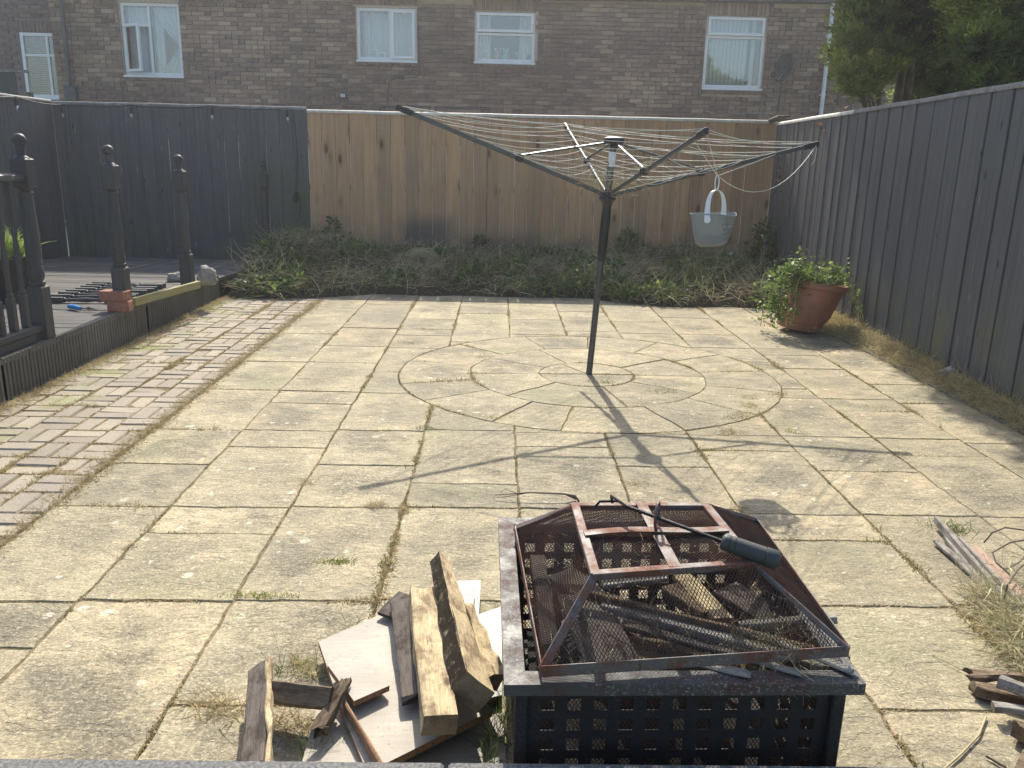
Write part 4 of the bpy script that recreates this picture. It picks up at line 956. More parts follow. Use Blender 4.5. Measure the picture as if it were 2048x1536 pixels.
for k in range(150):
    a = rt.uniform(0, 2 * PI); z = rt.uniform(3.2, 5.6); r = (6.2 - z) * .52 * rt.uniform(.5, 1); cl.append(((4.0 + math.cos(a) * r, 8.6 + math.sin(a) * r * .8, z), (.27, .27, .16), .2 + .5 * rt.random()))
cl = [c for c in cl if c[0][0] > 2.75 and not ((c[0][2] - .25 - 1.34) / c[0][1] < .2 and c[0][0] / c[0][1] < .388)]
for k in range(95):          # crown above the picture, whose shade falls on the right edge of the paving
    g_ = rt.uniform(2.3, 5.0); z = rt.uniform(3.7, 5.3); x = 2.95 - (5.09 - g_) * .15 + rt.random() ** 1.3 * 1.3; Y_ = g_ + 1.09 * z
    if (z - 1.6) / Y_ > .215: cl.append(((x, Y_, z), (.26, .26, .18), .3 + .4 * rt.random()))
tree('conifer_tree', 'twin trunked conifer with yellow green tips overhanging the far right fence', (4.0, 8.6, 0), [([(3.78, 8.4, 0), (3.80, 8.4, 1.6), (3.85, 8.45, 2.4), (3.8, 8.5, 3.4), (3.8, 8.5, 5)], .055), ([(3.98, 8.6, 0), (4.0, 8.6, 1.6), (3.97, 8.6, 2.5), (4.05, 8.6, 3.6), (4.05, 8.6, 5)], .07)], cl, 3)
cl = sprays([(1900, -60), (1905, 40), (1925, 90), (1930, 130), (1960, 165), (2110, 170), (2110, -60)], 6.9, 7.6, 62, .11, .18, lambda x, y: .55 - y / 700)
for k in range(80):
    a = rt.uniform(0, 2 * PI); z = rt.uniform(3.0, 5.4); r = (5.9 - z) * .42 * rt.uniform(.3, 1); cl.append(((4.75 + math.cos(a) * r, 7.4 + math.sin(a) * r, z), (.24, .24, .17), .35 + .3 * rt.random()))
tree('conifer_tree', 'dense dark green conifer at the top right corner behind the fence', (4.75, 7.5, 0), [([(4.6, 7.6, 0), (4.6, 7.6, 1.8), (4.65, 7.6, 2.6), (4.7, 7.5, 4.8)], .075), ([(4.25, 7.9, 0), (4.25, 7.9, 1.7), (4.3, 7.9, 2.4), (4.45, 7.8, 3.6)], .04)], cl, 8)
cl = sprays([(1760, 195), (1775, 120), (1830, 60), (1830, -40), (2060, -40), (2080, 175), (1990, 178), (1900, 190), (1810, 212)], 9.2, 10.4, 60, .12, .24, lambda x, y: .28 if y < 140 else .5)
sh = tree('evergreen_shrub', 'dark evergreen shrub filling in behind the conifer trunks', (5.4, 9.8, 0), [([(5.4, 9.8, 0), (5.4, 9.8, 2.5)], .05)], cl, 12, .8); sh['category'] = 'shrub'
# russet scrambling shrub by the house
rs = np.random.RandomState(4); q = atY(1732, 195, 9.6); N = 260
root = empty('russet_shrub', (q.x, q.y, 0), 'bare twiggy shrub with russet leaves above the far end of the right fence', 'shrub')
P = np.tile(np.array([[0.05, 0, 1.5]]), (N, 1)) + rs.normal(size=(N, 3)) * np.array([.16, .15, .08]); D = rs.normal(size=(N, 3)) * np.array([.8, .5, .4]); D[:, 2] = np.abs(D[:, 2]) + .6
V, Q = strands(P, D, rs.uniform(.25, .7, N), rs.uniform(.004, .008, N), rs.uniform(.3, 1.5, N)); np_mesh('twigs', V, Q, np.repeat(rs.uniform(.3, .8, N), 4), M['straw'], root)['kind'] = 'stuff'
tips = V.reshape(N, 10, 3)[:, rs.randint(3, 10), :]; Pl = np.repeat(tips, 2, 0) + rs.normal(size=(2 * N, 3)) * .05
V, Q = leaves(Pl, rs.uniform(.03, .06, 2 * N), 1, .7, rs); np_mesh('foliage', V, Q, rs.uniform(0, 1, 2 * N), M['russet'], root)['kind'] = 'stuff'
MB().tube([(0, 0, 0), (.03, 0, .8), (.05, 0, 1.6)], [.03, .022, .014], 7).build('stem', M['bark'], root)
# twiggy driftwood on the fence corner
q = atY(1556, 240, 10.05); mb = MB(); mb.tube([q + Vector((-.1, 0, -.02)), q + Vector((0, 0, .02)), q + Vector((.07, .02, .035)), q + Vector((.15, 0, .05))], [.03, .035, .02, .005], 7); mb.tube([q, q + Vector((.1, -.02, .0)), q + Vector((.16, 0, .01))], [.02, .012, .004], 6)
tag(mb.build('dead_branch', M['bark']), 'dead branch stub lying on the corner where pine and charcoal fences meet', 'branch')

# ------------------------------------------------------------------ weed bed
nx, ny = 90, 26; vs = []; X_0, X_1 = -2.62, 3.16
def bedz(x, y):
    t = (y - 8.1) / 2.0; h = .02 + .21 * max(0, min(1, t * 1.5)) ** .7
    if x < -1.2: h += .16 * min(1, (-1.2 - x) / .8) * max(0, min(1, t * 1.6))
    if 1.5 < x < 2.6: h += .06 * max(0, min(1, t * 1.4))
    h += .07 * noise.noise((x * 1.7, y * 2, 0)) * min(1, max(t, 0) * 4) + .03 * noise.noise((x * 6, y * 6, 2))
    return max(h, .0)
def bedfront(x): return 8.42 - (.0 if x > -1.2 else .40 * min(1, (-1.2 - x) / .9)) - (.0 if x < .9 else .42 * min(1, (x - .9) / .7)) + .07 * noise.noise((x * 2, 0, 5))
for j in range(ny + 1):
    for i in range(nx + 1):
        x = X_0 + (X_1 - X_0) * i / nx; f = bedfront(x); y = f + (10.08 - f) * j / ny; t = 8.1 + (y - f) / (10.08 - f) * 2.0
        vs.append((x, y, bedz(x, t) if j else -.01))
fs = [(j * (nx + 1) + i, j * (nx + 1) + i + 1, (j + 1) * (nx + 1) + i + 1, (j + 1) * (nx + 1) + i) for j in range(ny) for i in range(nx)]
tag(MB().add(vs, fs).build('soil_bed', M['bed'], None, True), kind='structure')
BV = np.array(vs).reshape(ny + 1, nx + 1, 3)
def bed_points(N, bias=1.0, rs=NR):
    i = rs.uniform(0, nx - .01, N); j = (rs.uniform(0, 1, N) ** bias) * (ny - .01); a, c = i.astype(int), j.astype(int); fi, fj = (i - a)[:, None], (j - c)[:, None]
    return (BV[c, a] * (1 - fi) + BV[c, a + 1] * fi) * (1 - fj) + (BV[c + 1, a] * (1 - fi) + BV[c + 1, a + 1] * fi) * fj
rs = np.random.RandomState(21)
N = 14000; P = bed_points(N, .85, rs); P[:, 2] += rs.uniform(0, .06, N); D = rs.normal(size=(N, 3)); D[:, 2] = np.abs(D[:, 2]) * .55
cn = np.array([noise.noise((p[0] * 1.3, p[1] * 1.5, 4)) for p in P])
V, Q = strands(P, D, rs.uniform(.08, .40, N), rs.uniform(.003, .0085, N), rs.uniform(.4, 3.0, N), 5, .9, rs)
tag(np_mesh('cut_weeds', V, Q, np.repeat(np.clip(.36 + .5 * cn + rs.normal(size=N) * .2, 0, 1), 5), M['straw']), 'heap of cut dry weeds and tangled stems along the foot of the back fence', 'weeds', kind='stuff')
N = 16000; P = bed_points(N, 1.0, rs); cn = np.array([noise.noise((p[0] * 1.6, p[1] * 1.6, 9)) for p in P]); P = P[cn > -.02]; cn = cn[cn > -.02]; N = len(P); P[:, 2] += rs.uniform(0, .11, N)
V, Q = leaves(P, rs.uniform(.025, .085, N), .7, .55, rs)
tag(np_mesh('green_weeds', V, Q, np.clip(.35 + .5 * cn + rs.normal(size=N) * .18, 0, 1), M['leaf']), 'low green weed leaves growing through the cut stems in the bed', 'weeds', kind='stuff')
N = 5000; P = bed_points(N, 1.0, rs); cn = np.array([noise.noise((p[0] * 1.1 + 5, p[1] * 1.6, 2)) for p in P]); P = P[cn > .05]; N = len(P)
D = rs.normal(size=(N, 3)) * .45; D[:, 2] = 1; V, Q = strands(P, D, rs.uniform(.08, .24, N), rs.uniform(.004, .008, N), rs.uniform(.3, 1.4, N), 4, .5, rs)
tag(np_mesh('green_grass', V, Q, np.repeat(np.clip(rs.normal(.82, .12, N), 0, 1), 4), M['grass']), 'green grass blades standing in the weed bed', 'grass', kind='stuff')
# round coil of dead stems
q = atY(842, 520, 9.2); mb = MB()
for k in range(26):
    r = R.uniform(.07, .15); c = q + Vector((R.uniform(-.03, .03), R.uniform(-.03, .03), R.uniform(-.02, .03))); tl = R.uniform(-.5, .5)
    mb.tube([c + Vector((r * math.cos(a) * 1.2, r * math.sin(a) * tl, r * math.sin(a) * .8)) for a in [2 * PI * j / 14 + k for j in range(15)]], .0022, 3, tone=R.uniform(.5, .85))
tag(mb.build('stem_coil', M['straw']), 'round coil of pale dead stems on the weed heap', 'weeds', kind='stuff')

def bush(name, label, cat, P, size, tones, m, seed, stems=None, aspect=.6, up=.6, parent_root=None):
    root = parent_root or empty(name, tuple(P.mean(0)), label, cat); rs = np.random.RandomState(seed); B = np.array(root.location)
    V, Q = leaves(P - B, size, up, aspect, rs); np_mesh('leaves', V, Q, tones, m, root)['kind'] = 'stuff'
    if stems:
        mb = MB(); [mb.tube([Vector(p) - Vector(B) for p in pts], r, 4, tone=.5) for pts, r in stems]; mb.build('stems', M['straw'], root)
    return root
def clump_pts(c, rad, N, seed):
    rs = np.random.RandomState(seed); u = rs.normal(size=(N, 3)); u /= np.linalg.norm(u, axis=1, keepdims=True); return np.array(c) + u * (rs.uniform(.2, 1, N) ** .6)[:, None] * np.array(rad)
for i, (px, py, Y, rad, N, lab, tn) in enumerate([(1530, 505, 9.6, (.2, .15, .4), 1100, 'dark ivy climbing the corner where the two fences meet', .3), (1255, 490, 9.9, (.10, .05, .17), 300, 'dark green sprig growing against the pine fence right of the dryer pole', .3), (960, 485, 9.95, (.09, .04, .07), 120, 'small dark sprig against the middle of the pine fence', .3),
        (665, 455, 10.0, (.07, .03, .14), 110, 'thin dark creeper on the left end of the pine fence', .28), (1310, 583, 8.3, (.22, .12, .1), 260, 'bright green leafy weed at the front of the bed behind the dryer pole', .8), (555, 540, 9.2, (.3, .25, .25), 900, 'tall leafy weeds at the left end of the bed by the deck', .45), (1790, 688, 6.75, (.03, .03, .08), 60, 'small bright green seedling at the foot of the right fence', .9)]):
    q = atY(px, py, Y); P = clump_pts(q, rad, N, i); rs = np.random.RandomState(i); bush('weed_plant', lab, 'plant', P, rs.uniform(.025, .07, N), np.clip(rs.normal(tn, .13, N), 0, 1), M['leaf'], i, [([q + Vector((R.uniform(-.05, .05), 0, -rad[2])), q + Vector((R.uniform(-.5, .5) * rad[0], 0, R.uniform(0, 1) * rad[2]))], .003) for _ in range(6)])
# litter in the weeds
q = at(715, 584, .02); o = MB().lathe([(.02, 0), (.032, .02), (.034, .04), (.025, .06), (.004, .066)], n=14).build('blue_ball', M['blue'], None, True, loc=(q.x, q.y, .0)); tag(o, 'small blue plastic ball at the front edge of the weed bed', 'ball')
q = atY(1358, 577, 8.6); P = clump_pts((0, 0, 0), (.09, .05, .03), 90, 5); V, Q = leaves(P, NR.uniform(.02, .04, 90), .5, .8); o = np_mesh('pink_flower', V, Q, np.zeros(90), M['pink']); o.location = q; tag(o, 'pink flower head lying in the weeds behind the pot', 'flower')
q = atY(1455, 512, 9.7); mb = MB(); mb.tube([(-.09, 0, -.03), (-.03, 0, .03), (.03, 0, .02), (.06, 0, .05)], [.006, .014, .02, .008], 6); tag(mb.build('white_scrap', M['litter'], loc=q), 'crumpled white plastic scrap caught in the weeds under the basket', 'litter')

# ------------------------------------------------------------------ strip at the foot of the right fence
rs = np.random.RandomState(31)
def fx(y): return 3.215 - (10.07 - y) * (.355 / 7.47)
nx2 = 60; vs = []
for j in range(9):
    for i in range(nx2 + 1):
        y = 2.2 + 5.9 * i / nx2; xr = fx(y) - .012; xl = 2.80 + .03 * noise.noise((y * 4, 0, 0)); t = j / 8; h = (.07 * math.sin(t * PI * .62) + .02 * noise.noise((y * 7, t * 3, 0))) * min(1, t * 4)
        vs.append((xl + (xr - xl) * t, y, max(h, 0) + (-.012 if j == 0 else 0)))
fs = [(j * (nx2 + 1) + i, (j + 1) * (nx2 + 1) + i, (j + 1) * (nx2 + 1) + i + 1, j * (nx2 + 1) + i + 1) for j in range(8) for i in range(nx2)]
tag(MB().add(vs, fs).build('soil_strip', M['joint'], None, True), kind='structure')
N = 8500; y = rs.uniform(2.4, 7.7, N); t = rs.uniform(-.12, .98, N); x = 2.8 + (fx(y) - 2.82) * t; P = np.stack([x, y, np.maximum(.006, .02 + .06 * np.sin(t * 2))], 1)
D = rs.normal(size=(N, 3)); D[:, 2] = np.abs(D[:, 2]) * .5 + .1; V, Q = strands(P, D, rs.uniform(.03, .16, N), rs.uniform(.002, .005, N), rs.uniform(.4, 3, N), 4, .8, rs)
tag(np_mesh('dry_clippings', V, Q, np.repeat(np.clip(rs.normal(.42, .17, N), 0, 1), 4), M['grass']), 'dry grass clippings banked along the foot of the right fence', 'grass', kind='stuff')
y = 7.4; k = 0
while y > 3.0:
    L = R.uniform(.35, .55); beam('edging_stone', (2.82 + R.uniform(-.01, .01), y, -.002), (2.82 + R.uniform(-.02, .02), y - L, -.004 + R.uniform(-.01, .006)), .045, .036, 0, M['coping'], 'narrow concrete edging strip beside the right fence, %s from the terracotta pot' % ['first', 'second', 'third', 'fourth', 'fifth', 'sixth', 'seventh', 'eighth', 'ninth', 'tenth', 'eleventh', 'twelfth'][k], 'edging', 'edging strips by the right fence', seed=k, wear=.004); y -= L + .02; k += 1
rock('grey_cobble', (2.93, 5.17, .04), (.12, .11, .09), 'rounded grey cobble lying in the clippings at the foot of the right fence', M['stone'], 14)

rs = np.random.RandomState(44)
for (px, py, Y, n, lab) in [(1566, 360, 9.7, 26, 'russet dead leaves hanging in the corner where the fences meet'), (1686, 255, 8.4, 10, 'small russet leaf cluster caught near the top of the right fence')]:
    q = atY(px, py, Y); q.x = min(q.x, fx(Y) - .03); P = rs.normal(size=(n, 3)) * np.array([.015, .03, .10 if n > 20 else .025]); V, Q = leaves(P, rs.uniform(.03, .055, n), .6, .8, rs)
    o = np_mesh('dead_leaves', V, Q, rs.uniform(0, 1, n), M['russet']); o.location = q; tag(o, lab, 'leaves')
# ------------------------------------------------------------------ terracotta pot
q = at(1612, 668, 0); tilt = math.radians(17)
pot = empty('terracotta_pot', (q.x + .02, q.y + .15, .0), 'large round terracotta coloured pot leaning towards the right fence', 'plant pot')
RM = Matrix(((1, 0, .31), (0, 1, 0), (-.13, 0, .97))); Rb, Rt_, Hp = .18, .232, .41; off = Vector((-.03, 0, .022))
pr = [(.001, 0), (Rb * .96, 0), (Rb, .012), (Rb + .002, .05), (Rb - .006, .056), (Rb + .022, .13), (Rb + .034, .24), (Rb + .036, .30), (Rb + .041, .302), (Rb + .042, .34), (Rt_ - .008, Hp - .05)]
inner = [(Rt_ - .02, Hp - .04), (Rb + .03, .2), (.001, .2)]
MB().lathe(pr + inner, off, 40, RM).build('pot_body', M['terracotta'], pot, True)
MB().lathe([(Rt_ - .012, Hp - .052), (Rt_ + .012, Hp - .045), (Rt_ + .014, Hp - .012), (Rt_ + .004, Hp), (Rt_ - .022, Hp), (Rt_ - .028, Hp - .03)], off, 40, RM).build('rim', M['terracotta'], pot, True)
MB().lathe([(.001, Hp - .06), (Rt_ - .025, Hp - .06), (Rt_ - .025, Hp - .064), (.001, Hp - .064)], off, 24, RM).build('compost', M['bed'], pot)
PO = pot.location + off; wp = lambda x, y, z: PO + RM @ Vector((x, y, z))
rs = np.random.RandomState(51); PL = []; stems = []
def trail(start, pts, n, spread):
    prev = start; allp = [start] + pts; stems.append((allp, .004))
    for _ in range(n):
        t = rs.uniform(0, len(allp) - 1.001); i = int(t); p = allp[i].lerp(allp[i + 1], t - i); PL.append(np.array(p) + rs.normal(size=3) * spread)
for k in range(9):
    a = rs.uniform(PI * .75, PI * 1.45); r0 = wp(math.cos(a) * .2, math.sin(a) * .2, Hp); dx = -rs.uniform(.10, .26)
    trail(r0, [r0 + Vector((dx * .5, -.04, .10)), r0 + Vector((dx, -.08, -.02)), r0 + Vector((dx * 1.05, -.1, -.2)), Vector((r0.x + dx * 1.1, r0.y - .1, .03 + rs.uniform(0, .16)))], 150, .038)
for k in range(13):
    a = rs.uniform(0, 2 * PI); r0 = wp(math.cos(a) * .17 * rs.uniform(.2, 1), math.sin(a) * .17, Hp - .03); v = Vector((rs.uniform(-.2, .22), rs.uniform(-.1, .1), rs.uniform(.05, .2)))
    trail(r0, [r0 + v * .5 + Vector((0, 0, .02)), r0 + v], 75 if k < 9 else 26, .032)
for k in range(3):
    r0 = wp(.2, -.08 + k * .05, Hp); trail(r0, [r0 + Vector((.07, -.02, -.03)), r0 + Vector((.11, -.05, -.14)), r0 + Vector((.16, -.07, -.28))], 26, .02)
r0 = wp(.12, 0, Hp); trail(r0, [r0 + Vector((.05, 0, .09)), r0 + Vector((.09, 0, .17))], 16, .03); trail(wp(-.12, 0, Hp), [wp(-.17, 0, Hp + .12), wp(-.26, 0, Hp + .22)], 60, .025)
P = np.array(PL); n = len(P); bush('trailing_plant', 'leafy green plant spilling over the left side of the terracotta pot', 'plant', P, rs.uniform(.018, .045, n), np.clip(rs.normal(.68, .16, n), 0, 1), M['leaf'], 7, stems, .7, .7)
N = 1200; c = np.array([q.x + .33, q.y + .05, .02]); P = c + rs.normal(size=(N, 3)) * np.array([.13, .16, .02]); P[:, 2] = np.abs(P[:, 2] - .02) + .015; P = P[P[:, 0] < fx(P[:, 1]) - .02]; N = len(P)
D = rs.normal(size=(N, 3)); D[:, 2] = np.abs(D[:, 2]) * .6; V, Q = strands(P, D, rs.uniform(.04, .14, N), rs.uniform(.002, .005, N), rs.uniform(.5, 3, N), 4, .5, rs)
tag(np_mesh('dry_grass_heap', V, Q, np.repeat(np.clip(rs.normal(.45, .15, N), 0, 1), 4), M['grass']), 'heap of dry grass between the terracotta pot and the right fence', 'grass', kind='stuff')

# ------------------------------------------------------------------ rotary clothes dryer
FT = Vector((.6036, 5.285, 0)); HB = Vector((.667, 5.287, 1.145)); TP = Vector((.689, 5.287, 1.47))
ry = empty('rotary_dryer', FT, 'four armed rotary clothes line standing in the middle of the paved circle', 'clothes line')
lc = lambda v: Vector(v) - FT
ax = (TP - FT).normalized()
MB().tube([lc(FT + ax * -.01), lc(FT + ax * .78)], .0205, 14).build('lower_pole', M['dryer'], ry, True)
MB().tube([lc(FT + ax * .74), lc(FT + ax * .76), lc(FT + ax * 1.02), lc(FT + ax * 1.1), lc(FT + ax * 1.15)], [.022, .028, .03, .026, .03], 14).build('upper_pole', M['dryblk'], ry, True)
MB().tube([lc(HB), lc(TP)], .0215, 14).build('inner_pole', M['dryer'], ry, True)
MB().tube([lc(TP - ax * .15), lc(TP - ax * .06)], .0225, 14).build('pole_sticker', M['litter'], ry, True)
MB().lathe([(.001, .02), (.035, .02), (.062, .012), (.066, -.004), (.06, -.018), (.028, -.022), (.022, -.05), (.001, -.05)], lc(TP + ax * .01), 20).build('top_cap', M['dryblk'], ry, True)
MB().lathe([(.001, .03), (.03, .03), (.05, .01), (.055, -.02), (.035, -.04), (.03, -.06), (.001, -.06)], lc(HB), 16).build('hub', M['dryblk'], ry, True)
tips = [Vector((-.600, 5.04, 1.626)), Vector((.944, 3.99, 1.495)), Vector((1.995, 5.43, 1.487)), Vector((.481, 6.59, 1.615))]
TS = [.985, .955, .88, .80, .72, .64, .56, .47, .38, .31]
for i, tp in enumerate(tips):
    d = (tp - HB); dn = d.normalized(); side = dn.cross(Vector((0, 0, 1))).normalized(); up = side.cross(dn); RMx = Matrix((dn, side, up)).transposed()
    st = HB + dn * .03; L = (tp - st).length
    MB().box(lc((st + tp) / 2), (L, .016, .026), RMx, bev=.004).build('arm', M['dryer'], ry)
    MB().box(lc(tp - dn * .04), (.10, .022, .034), RMx, bev=.005).build('tip_cap', M['dryblk'], ry)
    mb = MB(); m_ = HB + d * .44; mb.box(lc(m_ + up * .004), (.045, .034, .045), RMx, bev=.006); mb.build('strut_clamp', M['dryblk'], ry)
    MB().tube([lc(TP + (m_ - TP) * .02), lc(m_ + up * .02)], .0075, 8).build('strut', M['dryer'], ry, True)
for j, t in enumerate(TS):
    mb = MB()
    for i in range(4):
        a = HB + (tips[i] - HB) * t + Vector((0, 0, .016)); c = HB + (tips[(i + 1) % 4] - HB) * t + Vector((0, 0, .016)); sg_ = (.015 + .045 * R.random()) * t + (.03 if t < .7 else 0)
        mb.tube([lc(a.lerp(c, k / 10) - Vector((0, 0, 4 * sg_ * (k / 10) * (1 - k / 10)))) for k in range(11)], .0016, 5)
    mb.build('washing_line', M['line'], ry)
mb = MB()
for k in range(160):
    a = HB + Vector((R.gauss(0, .1), R.gauss(0, .1), R.uniform(.0, .12))); mb.tube([lc(a), lc(a + Vector((R.uniform(-.07, .07), R.uniform(-.07, .07), R.uniform(-.02, .08)))), lc(a + Vector((R.uniform(-.1, .1), R.uniform(-.1, .1), R.uniform(-.03, .08))))], .0007, 3, tone=R.uniform(.3, .8))
for k in range(110):
    i = R.randrange(4); a = HB + (tips[i] - HB) * R.uniform(.38, .5) + Vector((R.gauss(0, .04), R.gauss(0, .05), .03)); mb.tube([lc(a), lc(a + Vector((R.uniform(-.07, .07), R.uniform(-.07, .07), R.uniform(-.02, .04))))], .0007, 3, tone=R.uniform(.3, .8))
tag(mb.build('caught_straw', M['straw'], ry), kind='stuff')

# ------------------------------------------------------------------ hanging peg basket and its cords
BC = Vector((1.068, 4.22, 1.03))
bk = empty('peg_basket', BC, 'grey plastic peg basket with white handles hanging from the clothes line', 'basket')
tw = math.radians(8)
def bk_pt(s, t):   # s around 0..2pi, t height 0..1
    rx = (.072 + .043 * t ** .75) * (1 - .22 * max(0, 1 - t / .16) ** 2); ryy = (.042 + .024 * t) * (1 - .3 * max(0, 1 - t / .16) ** 2); n = 2.6
    cs, sn = math.cos(s), math.sin(s); k = (abs(cs) ** n + abs(sn) ** n) ** (-1 / n)
    z = -.082 + .162 * t; 
    if t > .9: z += -.012 * (max(0, -sn)) * (max(0, cs)) * 2
    x, y = rx * cs * k, ryy * sn * k
    return Vector((x * math.cos(tw) - y * math.sin(tw), x * math.sin(tw) + y * math.cos(tw), z + (.004 * cs)))
ns, nt = 192, 64; vs = []; fs = []
for j in range(nt + 1):
    for i in range(ns): vs.append(bk_pt(2 * PI * i / ns, j / nt))
def hole(i, j):
    s = 2 * PI * (i + .5) / ns; s = s if s < PI else s - 2 * PI
    # diamond lattice cut through the front right and back right
    t = (j + .5) / nt
    if not (.16 < t < .72): return False
    a = abs(s) if s < 0 else abs(s)
    if not (.30 < a < 1.35): return False
    u, v = a / .235, t / .15
    if t < .42 and a > 1.05: return False
    fu, fv = (u + (math.floor(v) % 2) * .5) % 1 - .5, v % 1 - .5
    return abs(fu) + abs(fv) < (.43 if s < 0 else .52)
for j in range(nt):
    for i in range(ns):
        if not hole(i, j): fs.append((j * ns + i, j * ns + (i + 1) % ns, (j + 1) * ns + (i + 1) % ns, (j + 1) * ns + i))
fs.append(tuple(range(ns - 1, -1, -1)))
o = MB().add(vs, fs).build('basket_body', M['basket'], bk, True); mod = o.modifiers.new('shell', 'SOLIDIFY'); mod.thickness = .0022
MB().tube([bk_pt(2 * PI * i / 48, 1) for i in range(49)], .0028, 6, caps=False).build('rim_bead', M['basket'], bk, True)
apex = Vector((.005, 0, .195))
for s, yy in ((-1, -.05), (1, .045)):
    mb = MB(); pts = []; fx0 = -.048 if s < 0 else .062
    base = Vector((fx0, yy - (.028 if s < 0 else 0), .052)); 
    for k in range(13):
        t = k / 12; p = Vector((base.x * (1 - t ** 2.2) + apex.x * t ** 2.2, base.y * (1 - t), base.z + (apex.z - base.z) * math.sin(t * PI / 2))); pts.append((p, .0145 * (1 - .68 * t)))
    vs = []; 
    for p, w_ in pts: vs += [p + Vector((-w_, 0, 0)), p + Vector((w_, 0, 0)), p + Vector((w_, .005, 0)), p + Vector((-w_, .005, 0))]
    fs = [(k * 4 + i, k * 4 + (i + 1) % 4, (k + 1) * 4 + (i + 1) % 4, (k + 1) * 4 + i) for k in range(12) for i in range(4)] + [(3, 2, 1, 0), (48, 49, 50, 51)]
    mb.add(vs, fs); mb.lathe([(.001, 0), (.0155, 0), (.0155, .006), (.001, .006)], base + Vector((0, .003, .0)), 16, Matrix.Rotation(PI / 2, 3, 'X')); mb.build('handle', M['basketw'], bk, True)
rg = []
for k in range(25): a = 2 * PI * k / 24; rg.append(apex + Vector((.010 * math.cos(a), .004 * math.sin(a), .034 + .036 * math.sin(a))))
MB().tube(rg, .0028, 6, caps=False).build('hanging_ring', M['basketw'], bk, True)
RG_ = BC + apex + Vector((0, 0, .068))
def cord(pts, label, r=.002, sag=0):
    P = [Vector(p) for p in pts]; out = []
    for i in range(len(P) - 1):
        for k in range(12): t = k / 12; out.append(P[i].lerp(P[i + 1], t) - Vector((0, 0, sag * 4 * t * (1 - t))))
    out.append(P[-1]); return tag(MB().tube(out, r, 5).build('cord', M['line']), label, 'cord', 'cords holding the peg basket')
tC, tD = tips[1], tips[2]
cord([tC, RG_], 'pale cord from the near arm tip down to the basket ring'); cord([HB + (tC - HB) * .9, RG_], 'second pale cord from further along the near arm to the basket ring')
cord([RG_, HB + (tD - HB) * .8, tD], 'taut pale cord from the basket ring out to the right arm tip'); cord([RG_, tD], 'slack pale cord sagging between the basket ring and the right arm tip', sag=.17)
cord([tD, tD + Vector((-.01, -.02, -.09)), tD + Vector((-.03, -.02, -.13))], 'short loose cord end dangling from the right arm tip')

# ------------------------------------------------------------------ fire pit
PL_ = [Vector((.023, 1.345)), Vector((.708, 1.360)), Vector((.713, 2.113)), Vector((.010, 2.095))]
fp = empty('fire_pit', (.36, 1.73, 0), 'square black steel fire pit with a pierced lattice base and weathered rim', 'fire pit')
o2 = Vector((.36, 1.73)); ZR = .40; wdt = .042
cor = [p - o2 for p in PL_]; cen = sum(cor, Vector((0, 0))) / 4
inn = [p + (cen - p).normalized() * wdt * 1.42 for p in cor]
for i in range(4):
    a, c, ci, ai = cor[i], cor[(i + 1) % 4], inn[(i + 1) % 4], inn[i]
    g_ = (c - a).normalized() * .0006
    bs = [(a.x + g_.x, a.y + g_.y), (c.x - g_.x, c.y - g_.y), (ci.x - g_.x, ci.y - g_.y), (ai.x + g_.x, ai.y + g_.y)]
    MB().quadbox([(x, y, ZR - .024) for x, y in bs], [(x, y, ZR) for x, y in bs]).build('rim_bar', M['rim'], fp)
def pierced(p0, p1, z0, z1, nc, nr, hs, first):
    """panel with square holes, real thickness"""
    p0, p1 = Vector(p0), Vector(p1); L = (p1 - p0).length; d = (p1 - p0).normalized(); nv = Vector((d.y, -d.x)); pitch = (L - 2 * first) / (nc - 1)
    us = [0.0]
    for k in range(nc): us += [first + pitch * k - hs / 2, first + pitch * k + hs / 2]
    us.append(L); vz = [z0]; rz = [z1 - .045 - pitch * .88 * k for k in range(nr)][::-1]
    for z in rz: vz += [z - hs / 2, z + hs / 2]
    vz.append(z1); mb = MB(); nu, nvz = len(us), len(vz)
    vs = [(p0.x + d.x * u, p0.y + d.y * u, z) for z in vz for u in us]
    fs = [(j * nu + i, j * nu + i + 1, (j + 1) * nu + i + 1, (j + 1) * nu + i) for j in range(nvz - 1) for i in range(nu - 1) if not (i % 2 == 1 and j % 2 == 1)]
    o = mb.add(vs, fs).build('side_panel', M['pit'], fp); mo = o.modifiers.new('sheet', 'SOLIDIFY'); mo.thickness = .0025; return o
e = .035; pc = [p + (cen - p).normalized() * e * 1.45 for p in cor]
for i in range(4): pierced(pc[i], pc[(i + 1) % 4], .03, ZR - .025, 11, 6, .026, .052)
for p in pc: MB().box((p.x, p.y, .185), (.026, .026, .37), bev=.003).build('leg', M['pit'], fp)
MB().box((cen.x, cen.y, .06), (.56, .6, .012)).build('base_tray', M['pit'], fp)

am = []; 
for j in range(13):
    for i in range(13):
        u, v = i / 12, j / 12; am.append((cen.x - .27 + .54 * u, cen.y - .29 + .58 * v, .10 + .10 * math.sin(PI * u) * math.sin(PI * v) + .03 * noise.noise((u * 5, v * 5, 1))))
tag(MB().add(am, [(j * 13 + i, j * 13 + i + 1, (j + 1) * 13 + i + 1, (j + 1) * 13 + i) for j in range(12) for i in range(12)]).build('added_ash_heap', M['char'], fp, True), kind='stuff')  # heap added to darken the pit inside and block the lower holes
